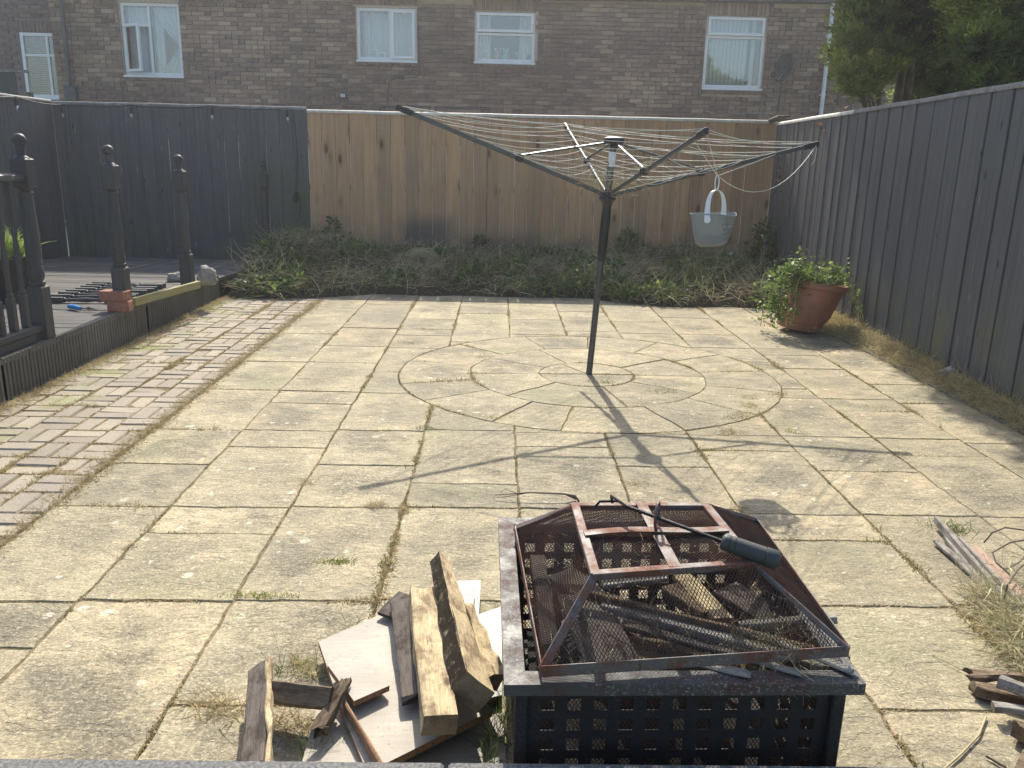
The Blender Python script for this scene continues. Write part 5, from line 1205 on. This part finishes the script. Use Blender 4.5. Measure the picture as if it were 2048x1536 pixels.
# mesh lid
ld = empty('mesh_lid', (.36, 1.70, .41), 'rusty wire mesh spark lid with a flat top sitting askew on the fire pit', 'fire pit lid')
LO = Vector((.36, 1.70, .41))
B4 = [at(1083, 1347, .415), at(1697, 1306, .435), at(1512, 1046, .435), at(1030, 1062, .425)]
T4 = [at(1190, 1150, .545), at(1505, 1128, .55), at(1412, 1013, .545), at(1150, 1013, .54)]
B4 = [p - LO for p in B4]; T4 = [p - LO for p in T4]
def bar(a, c, w_, h_, name, up=Vector((0, 0, 1)), m=None):
    d = (c - a); L = d.length; d = d.normalized(); s = up.cross(d).normalized(); u = d.cross(s); RMx = Matrix((d, s, u)).transposed()
    return MB().box((a + c) / 2, (L, w_, h_), RMx, bev=.0015).build(name, m or M['rusty'], ld)
tcn = sum(T4, Vector()) / 4
for i in range(4):
    a, c = B4[i], B4[(i + 1) % 4]; nrm = ((a + c) / 2 - tcn); nrm.z = 0; nrm.normalize()
    bar(a + Vector((0, 0, .004)), c + Vector((0, 0, .004)), .003, .024, 'base_flat_bar', m=M['rusty'])
    ex = (T4[(i + 1) % 4] - T4[i]).normalized() * .008
    bar(T4[i] - ex * .9, T4[(i + 1) % 4] + ex * .9, .021, .014, 'top_frame_bar', m=M['rusty'])
    bar(B4[i] + Vector((0, 0, .006)), T4[i], .018, .011, 'corner_bar', up=nrm + Vector((0, 0, 1)), m=M['rusty'])
def sag(pts): return pts
def strap(a, c, bend):
    n = 14; vs = []; d = (c - a).normalized(); s = Vector((0, 0, 1)).cross(d).normalized() * .0125
    for k in range(n + 1):
        t = k / n; p = a.lerp(c, t) + Vector((0, 0, .009 + bend * math.sin(t * 2 * PI) * .5 + bend * .5 * math.sin(t * PI))); vs += [p - s, p + s, p + s + Vector((0, 0, .0025)), p - s + Vector((0, 0, .0025))]
    fs = [(k * 4 + i, k * 4 + (i + 1) % 4, (k + 1) * 4 + (i + 1) % 4, (k + 1) * 4 + i) for k in range(n) for i in range(4)] + [(3, 2, 1, 0), (n * 4, n * 4 + 1, n * 4 + 2, n * 4 + 3)]
    MB().add(vs, fs).build('top_strap', M['rusty'], ld)
strap((T4[0] + T4[3]) / 2, (T4[1] + T4[2]) / 2, .006); strap((T4[3] + T4[2]) / 2, (T4[0] + T4[1]) / 2 + Vector((0, 0, -.004)), -.002)
def lattice(quad, px, py, name='mesh_panel', r=.0008, dish=.0):
    """expanded metal over a planar-ish quad a,b,c,d (a-b bottom edge, d-c top edge)"""
    a, b_, c, d = quad; O = (a + b_) / 2; ux = (b_ - a).normalized(); n = ux.cross(((d + c) / 2 - O)).normalized(); uy = n.cross(ux)
    P2 = [Vector(((p - O).dot(ux), (p - O).dot(uy))) for p in quad]; mb = MB(); Hh = max(p.y for p in P2)
    cenq = sum(P2, Vector((0, 0))) / 4
    def clip(p, dv):
        t0, t1 = -9, 9
        for i in range(4):
            q0, q1 = P2[i], P2[(i + 1) % 4]; e_ = q1 - q0; nn = Vector((-e_.y, e_.x)); f0 = (p - q0).dot(nn); fd = dv.dot(nn)
            if abs(fd) < 1e-9:
                if f0 < 0: return None
            else:
                t = -f0 / fd
                if fd > 0: t0 = max(t0, t)
                else: t1 = min(t1, t)
        return (t0, t1) if t1 - t0 > .004 else None
    k0 = -120
    for sgn in (-1, 1):
        dv = Vector((px / 2, sgn * py / 2)).normalized()
        for k in range(-160, 161):
            p = Vector((k * px, 0)); cc = clip(p, dv)
            if not cc: continue
            A, B_ = p + dv * cc[0], p + dv * cc[1]; nseg = 3; pts = []
            for j in range(nseg + 1):
                w2 = A.lerp(B_, j / nseg); dd = dish * math.exp(-((w2 - cenq).length / .09) ** 2) + (.004 * noise.noise((w2.x * 9, w2.y * 9, 3)) if dish else 0); pts.append(O + ux * w2.x + uy * w2.y - n * (dd + sgn * r * .4))
            mb.tube(pts, r, 4, caps=False)
    return tag(mb.build(name, M['mesh'], ld), kind='stuff')
for i in range(4):
    lattice([B4[i] + Vector((0, 0, .005)), B4[(i + 1) % 4] + Vector((0, 0, .005)), T4[(i + 1) % 4], T4[i]], .0076, .0125, dish=.02 if i == 3 else .003)
lattice([T4[0], T4[1], T4[2], T4[3]], .0085, .0085, dish=.004)
# mesh liner inside the pierced sides
ld_, ld = ld, fp; sh = LO - Vector((.36, 1.73, 0))
for i in range(4):
    a, c = pc[i] + (cen - pc[i]) * .035, pc[(i + 1) % 4] + (cen - pc[(i + 1) % 4]) * .035
    lattice([Vector((a.x, a.y, .06)), Vector((c.x, c.y, .06)), Vector((c.x, c.y, .37)), Vector((a.x, a.y, .37))], .0085, .013, 'mesh_liner', .0009)
ld = ld_
# lifting ring
rc = (T4[0] + T4[1] + T4[2] + T4[3]) / 4 + Vector((0, .005, .045)); MB().tube([rc + Vector((.008 * math.cos(a), .022 * math.cos(a), .03 * math.sin(a))) for a in [2 * PI * k / 20 for k in range(21)]], .0035, 7, caps=False).build('lifting_ring', M['rusty'], ld, True)

# poker / tongs resting on the lid
pk = empty('grill_tongs', (.5, 1.8, .6), 'black fire fork with a thick dark grip resting across the lid', 'fire fork'); PO_ = Vector((.5, 1.8, .6))
h0, h1 = at(1446, 1083, .585), at(1556, 1122, .56); 
dh = (h1 - h0); MB().tube([h0 - PO_ + dh * t for t in (-.03, .0, .03, .1, .11, .12, .2, .21, .22, .75, .76, .77, .97, 1.0)], [.012, .0165, .018, .018, .0165, .018, .0185, .017, .0185, .0195, .0185, .0205, .021, .0185], 18).build('grip', M['rubber'], pk, True)
MB().tube([h1 - PO_ + dh * .001, h1 - PO_ + dh * .03], .0135, 14).build('grip_end', M['rusty'], pk, True)
r0 = at(1222, 992, .60); r1 = at(1252, 1012, .60)
MB().tube([h0 - PO_, r1 - PO_], .0045, 8).build('rod', M['ironbk'], pk, True)
MB().tube([r1 - PO_, r0 - PO_, r0 - PO_ + Vector((.004, -.004, -.016))], .0035, 7).build('prong', M['ironbk'], pk, True)
r2 = at(1200, 1003, .57); MB().tube([r1 - PO_, at(1236, 1002, .58) - PO_, r2 - PO_, r2 - PO_ + Vector((-.012, -.004, -.012))], .0032, 7).build('prong', M['ironbk'], pk, True)

# ------------------------------------------------------------------ firewood inside the pit
G = 'scrap wood inside the fire pit'
def fw(pa, pb, z0, z1, w_, h_, m, lab, roll=0, **k): return beam('wood_offcut', at(*pa, z0), at(*pb, z1), w_, h_, roll, m, lab, 'wood', G, **k)
fw((1225, 1330), (1165, 1195), .35, .36, .12, .014, M['timberk'], 'wide dark grooved plank under the left of the front mesh', seed=1, roll=.1)
fw((1700, 1320), (1170, 1188), .375, .37, .016, .02, M['timberd'], 'long thin brown batten crossing the pit from upper left to lower right', seed=2)
fw((1660, 1335), (1205, 1212), .365, .36, .03, .016, M['timberg'], 'pale topped strip of wood below the brown batten in the pit', seed=3)
fw((1600, 1345), (1245, 1248), .352, .35, .03, .012, M['timberk'], 'dark narrow strip lowest of the parallel strips in the pit', seed=4)
fw((1712, 1345), (1560, 1285), .409, .398, .018, .008, M['timberg'], 'grey strip poking out under the front right corner of the lid', seed=5, jag=(.01, 0))
fw((1612, 1350), (1500, 1318), .409, .40, .02, .008, M['timberg'], 'short grey strip end poking over the front rim, middle of three', seed=6, jag=(.02, 0))
fw((1506, 1350), (1400, 1325), .409, .40, .022, .008, M['timberg'], 'leftmost grey strip end poking over the front rim', seed=7, jag=(.02, 0))
fw((1450, 1245), (1365, 1155), .36, .35, .05, .02, M['timber'], 'pale plank end pointing to the camera in the middle of the pit', seed=8, jag=(.02, 0))
fw((1672, 1237), (1478, 1252), .404, .37, .022, .016, M['timberg'], 'grey batten jutting out over the right rim of the pit', seed=9)
fw((1340, 1180), (1420, 1235), .34, .35, .05, .03, M['timberd'], 'short brown block wedged in the centre of the pit', seed=10)
fw((1200, 1165), (1330, 1150), .33, .34, .06, .012, M['timberg'], 'pale board near the back of the pit', seed=11)
fw((1100, 1300), (1075, 1120), .3, .33, .04, .03, M['timberk'], 'dark timber along the left inside of the pit', seed=12)
fw((1640, 1290), (1450, 1180), .3, .31, .09, .02, M['timberk'], 'dark plank under the right side of the lid', seed=13)
fw((1300, 1270), (1120, 1150), .3, .32, .09, .02, M['timberk'], 'dark plank low on the left of the pit', seed=14)
fw((1550, 1330), (1250, 1300), .30, .31, .09, .02, M['timberd'], 'brown plank low at the front of the pit', seed=15)
fw((1500, 1210), (1560, 1120), .3, .32, .035, .03, M['timber'], 'pale stub of timber near the right side of the pit', seed=16)
rs = np.random.RandomState(61); N = 500; P = np.stack([rs.uniform(.08, .66, N), rs.uniform(1.40, 2.05, N), rs.uniform(.37, .41, N)], 1); w_ = rs.rand(N) < .5; P[w_, 0] = rs.normal(.6, .05, w_.sum()); P[w_, 1] = rs.normal(1.5, .06, w_.sum())
D = rs.normal(size=(N, 3)); V, Q = strands(P, D, rs.uniform(.02, .09, N), rs.uniform(.001, .0022, N), rs.uniform(.5, 3, N), 4, 0, rs)
tag(np_mesh('dry_stalks', V, Q, np.repeat(rs.uniform(.4, .9, N), 4), M['straw']), 'dry grass stalks caught on and under the fire pit lid', 'grass', kind='stuff')

# ------------------------------------------------------------------ scrap wood pile left of the fire pit
G = 'scrap timber pile beside the fire pit'
def board(name, px, zs, th, m, lab, edge=True):
    P = [at(x, y, z) for (x, y), z in zip(px, zs)]; nn = (P[1] - P[0]).cross(P[2] - P[0]).normalized(); nn = nn if nn.z > 0 else -nn; c = sum(P, Vector()) / len(P); q = len(P)
    mb = MB().add([p - c for p in P] + [p - c - nn * th for p in P], [tuple(range(q)), tuple(range(2 * q - 1, q - 1, -1))] + [(i, (i + 1) % q, q + (i + 1) % q, q + i) for i in range(q)])
    o = mb.build(name, m, loc=c); o.data.materials.append(M['chip'])
    for f in o.data.polygons[2:]: f.material_index = 1
    bm = bmesh.new(); bm.from_mesh(o.data); bmesh.ops.recalc_face_normals(bm, faces=bm.faces); bm.to_mesh(o.data); bm.free()
    return tag(o, lab, 'board', G)
board('laminate_board', [(637, 1283), (776, 1222), (905, 1330), (985, 1420), (735, 1545), (690, 1440)], [.05, .055, .06, .06, .05, .05], .018, M['board'], 'large cream laminate board lying under the pale timbers')
board('laminate_board', [(598, 1545), (640, 1395), (700, 1400), (745, 1545)], [.03, .03, .032, .03], .014, M['board'], 'lower left cream board with a brown edge near the coping')
board('laminate_board', [(805, 1400), (1000, 1360), (1015, 1560), (780, 1560)], [.012, .012, .012, .012], .01, M['board'], 'shaded cream board lowest in the pile next to the fire pit')
board('laminate_board', [(655, 1330), (718, 1294), (779, 1371), (708, 1402)], [.095, .095, .085, .085], .016, M['board'], 'small square cream board lying on the large board')
board('laminate_board', [(908, 1162), (962, 1160), (958, 1230), (925, 1235)], [.05, .05, .04, .04], .012, M['boardw'], 'small white board behind the leaning timber, farthest in the pile')
board('laminate_board', [(925, 1240), (1004, 1212), (1004, 1390), (960, 1400)], [.045, .045, .04, .04], .012, M['boardw'], 'white board between the leaning timber and the fire pit')
board('laminate_board', [(906, 1180), (950, 1172), (946, 1225), (925, 1260)], [.075, .075, .06, .055], .01, M['boardw'], 'narrow white offcut on top of the farthest white board')
def pw(pa, pb, z0, z1, w_, h_, m, lab, roll=0, **k): return beam('timber_offcut', at(*pa, z0), at(*pb, z1), w_, h_, roll, m, lab, 'timber', G, **k)
pw((880, 1450), (845, 1185), .14, .13, .078, .05, M['timber'], 'pale sawn timber with a square cut front end, left of the tallest one', roll=.04, seed=21, jag=(0, .03), wear=.003)
pw((942, 1385), (880, 1118),   .16, .18, .075, .066, M['timber_shaded'], 'tallest pale timber with one side painted dark for shade, leaning towards the camera', roll=.68, seed=22, jag=(.0, .02), wear=.005, taper=.62, cut=.03)
pw((985, 1375), (935, 1215), .11, .14, .05, .055, M['timber'], 'knotty pale slab tucked against the right of the tallest timber', roll=.2, seed=23, jag=(.02, .02), wear=.006, taper=.6)
pw((828, 1405), (800, 1205), .085, .10, .055, .018, M['timberk'], 'dark grey plank lying left of the pale timbers', roll=-.15, seed=24, jag=(.04, 0))
pw((770, 1232), (812, 1190), .07, .09, .055, .012, M['timberk'], 'short dark grey slip sticking out behind the dark plank', seed=25)
pw((668, 1400), (548, 1385), .085, .08, .065, .05, M['timberd'], 'brown planed block with a knot lying across the left of the pile', roll=.75, seed=26)
pw((632, 1480), (696, 1350), .06, .11, .032, .026, M['timberd'], 'dark splintered stick leaning over the small cream board', seed=27, jag=(.04, .05), wear=.006, taper=.6)
pw((508, 1540), (524, 1330), .10, .09, .055, .03, M['timberk'], 'leftmost dark plank of the pile with its broken end pointing away', roll=-.35, seed=28, jag=(0, .04), wear=.002)
pw((538, 1540), (540, 1322), .115, .10, .013, .03, M['timber'], 'bright split edge piece on the right of the leftmost dark plank', roll=-.2, seed=29, jag=(0, .02), wear=.004)
pw((765, 1540), (690, 1410), .07, .065, .008, .03, M['chip'], 'thin brown edged strip standing on its side near the coping', seed=30)
pw((830, 1520), (765, 1395), .07, .075, .007, .028, M['chip'], 'second thin brown edged strip right of the first', seed=31) if False else None

# dry and green grass by the pile
def tuft(c, n, r, L, tn, rs, wd=(.0015, .003), lean=.6, tsd=.08):
    P = np.array([[c[0], c[1], 0.0]]) + rs.normal(size=(n, 3)) * np.array([r, r, 0]); D = rs.normal(size=(n, 3)) * lean; D[:, 2] = np.abs(D[:, 2]) * .3 + .6
    return P, D, rs.uniform(L * .4, L, n), rs.uniform(*wd, n), np.clip(rs.normal(tn, tsd, n), 0, 1)
rs = np.random.RandomState(71); TP_, TD, TL, TW, TT = [], [], [], [], []
TF = [(750, 1012, 120, .018, .05, .35, 1.3), (810, 1022, 60, .012, .04, .4, 1.2), (400, 1412, 40, .02, .09, .35, 2.6), (440, 1415, 70, .03, .10, .35, 2.6), (468, 1428, 60, .025, .09, .35, 2.2), (620, 1345, 60, .02, .09, .6, .9), (600, 1330, 50, .02, .08, .55, .9),
      (560, 1445, 130, .035, .06, .3, 1.8), (600, 1465, 90, .03, .06, .3, 1.8), (625, 1520, 22, .012, .13, .95, .35), (655, 1510, 16, .01, .10, .95, .35), (990, 1490, 50, .015, .14, .95, .45), (1000, 1440, 60, .02, .12, .9, .5), (1005, 1230, 30, .015, .07, .85, .6), (980, 1530, 30, .01, .12, .95, .35), (560, 1345, 14, .01, .16, .85, .9), (705, 1250, 14, .01, .08, .8, .8),
      (610, 965, 90, .03, .03, .4, 1.3), (1460, 865, 160, .035, .03, .4, 1.3), (1480, 830, 160, .035, .03, .4, 1.3), (1500, 812, 160, .03, .03, .45, 1.3), (1560, 790, 120, .03, .03, .5, 1.2), (1500, 795, 60, .03, .03, .5, 1.2), (1265, 970, 80, .025, .03, .5, 1.2), (1480, 1020, 120, .025, .03, .35, 1.3), (1880, 855, 14, .006, .05, .35, .4), (430, 858, 25, .01, .05, .5, .7), (400, 860, 40, .012, .02, .1, 1),
      (855, 858, 50, .02, .02, .75, 1), (1590, 862, 20, .03, .03, .5, .7), (1660, 800, 40, .06, .02, .5, .9), (960, 715, 90, .04, .025, .4, 1.2), (1210, 755, 60, .05, .02, .5, 1.2), (1100, 750, 60, .04, .02, .4, 1.2),
      (1920, 1062, 60, .03, .06, .9, .8), (1895, 1058, 40, .03, .05, .9, .9), (1870, 1052, 30, .03, .05, .9, .9), (1750, 1060, 20, .01, .02, .4, 1), (1800, 910, 60, .03, .025, .35, 1.2), (1680, 690, 60, .05, .04, .45, 1.1)]
for (px, py, n, r, L, tn, le) in TF:
    c = at(px, py, 0); P, D, l, w_, tt = tuft(c, n, r, L, tn, rs, lean=le); TP_.append(P); TD.append(D); TL.append(l); TW.append(w_); TT.append(tt)
P, D, L_, w_, tt = map(np.concatenate, (TP_, TD, TL, TW, TT)); V, Q = strands(P, D, L_, w_, rs.uniform(.3, 1.6, len(P)), 4, .3, rs)
tag(np_mesh('grass_tufts', V, Q, np.repeat(tt, 4), M['grass']), 'small dry and green grass tufts growing from the paving joints', 'grass', kind='stuff')

# moss and dry crumbs along every joint
rs = np.random.RandomState(81); PP = []; LL = []; TT = []; DD = []
for (a, c, dens) in joints:
    L = (c - a).length; ym = (a.y + c.y) / 2; n = int(L * dens * 840 * (1.0 if ym < 6 else .7)); 
    if n < 1: continue
    t = rs.rand(n); P = np.array([a.lerp(c, float(x))[:] for x in t]); keep = np.array([noise.noise((p[0] * 2.2, p[1] * 2.2, 6)) + .35 * noise.noise((p[0] * 11, p[1] * 11, 8)) for p in P]) + rs.normal(size=n) * .12 > -.02
    P = P[keep]; n = len(P)
    if n == 0: continue
    amt = np.clip(np.array([noise.noise((p[0] * 1.7, p[1] * 1.7, 16)) + .6 * noise.noise((p[0] * 6, p[1] * 6, 26)) for p in P]) * 1.5 + .5, .15, 1.9)
    P = P + rs.normal(size=(n, 2)) * (.008 * amt)[:, None]; PP.append(np.column_stack([P, np.full(n, -.002)])); LL.append(rs.uniform(.004, .018, n) * amt); TT.append(np.clip(rs.normal(.34, .15, n) + np.where(amt > .8, .08, 0) , 0, .55))
P = np.concatenate(PP); L_ = np.concatenate(LL); tt = np.concatenate(TT); n = len(P); D = rs.normal(size=(n, 3)); D[:, 2] = np.abs(D[:, 2]) * .7 + .15
ii = rs.rand(n) < .05; tt[ii] = rs.uniform(.75, 1, ii.sum())
V, Q = strands(P, D, L_ + .003, rs.uniform(.002, .0065, n), rs.uniform(.3, 2, n), 2, .2, rs)
tag(np_mesh('joint_moss', V, Q, np.repeat(tt, 2), M['grass']), 'dead moss and dry grass crumbs filling the paving joints', 'moss', kind='stuff')
# drift of crumbs and straw between block paving and the deck face / slabs
N = 17000; y = rs.uniform(2.2, 8.0, N); s = rs.rand(N) < .55; x = np.where(s, -2.66 + np.abs(rs.normal(size=N)) * .06, -1.735 + rs.normal(size=N) * .03)
P = np.column_stack([x, y, np.where(s, .012, 0.0)]); D = rs.normal(size=(N, 3)); D[:, 2] = np.abs(D[:, 2]) * .5 + .1
V, Q = strands(P, D, rs.uniform(.008, .045, N), rs.uniform(.0015, .004, N), rs.uniform(.3, 2, N), 3, .3, rs)
tag(np_mesh('dry_litter', V, Q, np.repeat(np.clip(rs.normal(.33, .17, N), 0, .6), 3), M['grass']), 'dry grass litter drifted along the deck face and the edge of the block paving', 'grass', kind='stuff')
# yellow moss pads
mb = MB(); 
N = 0; PP = []
for (px, py, rx, ry_, n) in [(670, 1124, .04, .012, 260), (525, 1192, .06, .012, 260), (1205, 765, .05, .03, 150), (1470, 838, .05, .03, 120), (1325, 783, .06, .03, 150), (1580, 862, .03, .02, 60), (1750, 815, .05, .02, 90), (820, 687, .06, .02, 90), (1420, 900, .05, .015, 90), (855, 857, .03, .015, 80), (990, 835, .05, .02, 90), (245, 690, .2, .12, 600), (300, 660, .15, .1, 300)]:
    c = at(px, py); PP.append(np.column_stack([c.x + rs.normal(size=n) * rx, c.y + rs.normal(size=n) * ry_, np.full(n, .001)]))
P = np.concatenate(PP); n = len(P); D = rs.normal(size=(n, 3)) * .7; D[:, 2] = .7; V, Q = strands(P, D, rs.uniform(.004, .012, n), rs.uniform(.002, .004, n), rs.uniform(0, 1, n), 2, 0, rs)
tag(np_mesh('green_moss', V, Q, np.repeat(rs.uniform(0, 1, n), 2), m_tone('yellow_moss', [(0, (.30, .30, .05)), (1, (.50, .50, .14))])), 'patches of yellow green moss scattered on the slabs', 'moss', kind='stuff')
# scattered bits on the slabs
N = 1500; x = rs.uniform(-2.6, 2.75, N); y = 1.5 + rs.rand(N) ** 1.3 * 6.4; P = np.column_stack([x, y, np.full(N, .004)]); D = rs.normal(size=(N, 3)); D[:, 2] *= .15; V, Q = strands(P, D, rs.uniform(.005, .04, N), rs.uniform(.001, .0025, N), rs.uniform(0, 2, N), 3, 0, rs); V[:, 2] = np.maximum(V[:, 2], .002)
tag(np_mesh('straw_bits', V, Q, np.repeat(rs.uniform(0, .6, N), 3), M['grass']), 'loose bits of straw scattered over the paving', 'straw', kind='stuff')

# ------------------------------------------------------------------ long twig and bits behind the pit
def twig(name, pts, rads, lab, m='bark', cat='twig', group=None, n=6): return tag(MB().tube([Vector(p) for p in pts], rads, n).build(name, M[m] if isinstance(m, str) else m), lab, cat, group)
mb = MB(); A = [at(x, y, z) for x, y, z in ((990, 990, .02), (1060, 985, .035), (1130, 988, .03), (1152, 997, .01))]
mb.tube(A, [.0015, .003, .0035, .006], 6); mb.tube([at(1130, 988, .03), at(1150, 992, .03), at(1158, 1003, .0)], [.003, .005, .004], 6); mb.tube([at(1035, 987, .03), at(1010, 978, .03), at(1000, 985, .01)], [.002, .0015, .001], 5); mb.tube([at(1060, 985, .035), at(1020, 992, .02), at(985, 997, .004)], [.002, .0015, .001], 5)
tag(mb.build('fallen_twig', M['bark']), 'thin forked dark twig lying on the slabs behind the fire pit', 'twig')

# ------------------------------------------------------------------ wood and brush at the right edge
G = 'weathered planks at the right edge'
def rw(pa, pb, z0, z1, w_, h_, m, lab, roll=0, cat='plank', name='old_plank', grp=G, **k): return beam(name, at(*pa, z0), at(*pb, z1), w_, h_, roll, m, lab, cat, grp, **k)
rw((2085, 1285), (1872, 1040), .03, .035, .016, .032, M['timberg'], 'longest weathered plank on edge at the right, starting farthest away', seed=41)
rw((1998, 1192), (1872, 1082), .014, .014, .03, .014, M['timberg'], 'short speckled grey plank lying flat left of the others at the right', seed=42, jag=(.01, .01))
rw((2085, 1330), (1895, 1075), .012, .016, .03, .018, M['timberg'], 'middle grey plank between the short one and the upright one', seed=43)
rw((2085, 1262), (1918, 1085), .04, .035, .012, .045, M['timberg'], 'upright grey plank casting a shadow on the middle plank at the right', seed=44)
rw((2090, 1238), (1945, 1095), .014, .014, .045, .012, m_wood('red_flaking_wood', (.30, .20, .16), (.42, .32, .26), (.3, .12, .1), sc=(6, 50, 50), knots=False, obj=True), 'red painted flaking plank farthest right among the weathered planks', seed=45)
G2 = 'broken sticks and logs at the lower right edge'
rw((1925, 1348), (2085, 1358), .03, .035, .03, .022, M['timberd'], 'thin splintered stick topmost of the sticks at the lower right', seed=46, jag=(.04, 0), wear=.006, cat='stick', name='broken_stick', grp=G2)
rw((1938, 1370), (2085, 1408), .025, .025, .036, .028, M['timberd'], 'thick dark broken branch under the splintered stick', seed=47, jag=(.03, 0), wear=.007, cat='stick', name='broken_stick', grp=G2)
rw((1998, 1362), (2090, 1400), .07, .07, .03, .03, M['timberg'], 'pale round branch lying over the thick dark one', seed=48, wear=.005, cat='stick', name='broken_stick', grp=G2, cham=.009)
rw((1986, 1413), (2090, 1428), .035, .035, .03, .016, M['timberg'], 'cut pale slat with a square end below the dark branch', seed=49, cat='stick', name='broken_stick', grp=G2)
rw((2022, 1452), (2090, 1480), .03, .04, .045, .04, M['timberd'], 'dark split log partly cut off by the right edge', seed=50, jag=(.03, 0), wear=.008, cat='stick', name='broken_stick', grp=G2)
rw((2025, 1530), (2095, 1560), .05, .05, .09, .05, M['timberd'], 'brown split log end in the lower right corner', seed=51, jag=(.03, 0), wear=.008, cat='stick', name='broken_stick', grp=G2)
rs = np.random.RandomState(91); PP = []
for (px, py, s, n) in [(1985, 1225, .045, 330), (2035, 1265, .05, 620), (2055, 1310, .05, 620), (2070, 1170, .06, 160), (1965, 1195, .035, 160), (2060, 1350, .04, 220)]:
    c = at(px, py); P = np.column_stack([c.x + rs.normal(size=n) * s, c.y + rs.normal(size=n) * s, np.abs(rs.normal(size=n)) * .035]); PP.append(P)
P = np.concatenate(PP); N = len(P); D = rs.normal(size=(N, 3)); D[:, 2] = np.abs(D[:, 2]) * .5; V, Q = strands(P, D, rs.uniform(.03, .17, N), rs.uniform(.001, .0038, N), rs.uniform(.5, 3.5, N), 5, .4, rs)
tag(np_mesh('dry_brush', V, Q, np.repeat(np.clip(rs.normal(.55, .22, N), 0, 1), 5), M['straw']), 'tangled heap of dry grass and roots at the right edge', 'grass', kind='stuff')
for i, (pts, lab) in enumerate([([(2060, 1062), (2010, 1055), (1985, 1065), (1968, 1085)], 'thin arched bramble stem nearest the top of the brush at the right'), ([(2060, 1078), (2020, 1085), (1985, 1105), (1992, 1125), (2020, 1150)], 'dark arched bramble stem curling over the brush heap'), ([(2060, 1118), (2035, 1140), (2015, 1170), (2008, 1200)], 'dark bramble stem hanging over the red flaking plank'),
        ([(1862, 1300), (1880, 1318), (1935, 1345), (1995, 1340)], 'thin pale straw stem lying across the slab at the right'), ([(1972, 1433), (1958, 1470), (1920, 1510), (1885, 1540)], 'long curved brown grass stem lying on the slab at the lower right'), ([(1972, 1512), (2012, 1535)], 'short straight stick on the slab in the lower right corner')]):
    hz = [.10, .12, .12, .006, .008, .008][i]; n = len(pts)
    twig('bramble_stem' if i < 3 else 'dry_stem', [at(x, y, (hz * math.sin(PI * (.15 + .7 * k / (n - 1))) if i < 3 else .006)) for k, (x, y) in enumerate(pts)], [.0028] * n if i != 3 else [.0012] * n, lab, 'bark' if i < 3 or i == 5 else 'straw', 'stem', 'loose stems at the right edge')

# ------------------------------------------------------------------ thin sunlit haze added to stand in for lens glare
hz = MB().box((0, 0, 3.2), (310, 310, 8.8)).build('glare_haze', None); tag(hz, kind='stuff')
hm = bpy.data.materials.new('glare_air'); hm.use_nodes = True; hn = hm.node_tree.nodes; hn.clear(); ho = hn.new('ShaderNodeOutputMaterial'); pv = hn.new('ShaderNodeVolumePrincipled')
pv.inputs['Color'].default_value = (.95, .97, 1, 1); pv.inputs['Density'].default_value = .0027; pv.inputs['Anisotropy'].default_value = .6
hm.node_tree.links.new(pv.outputs[0], ho.inputs['Volume']); hz.data.materials.append(hm)
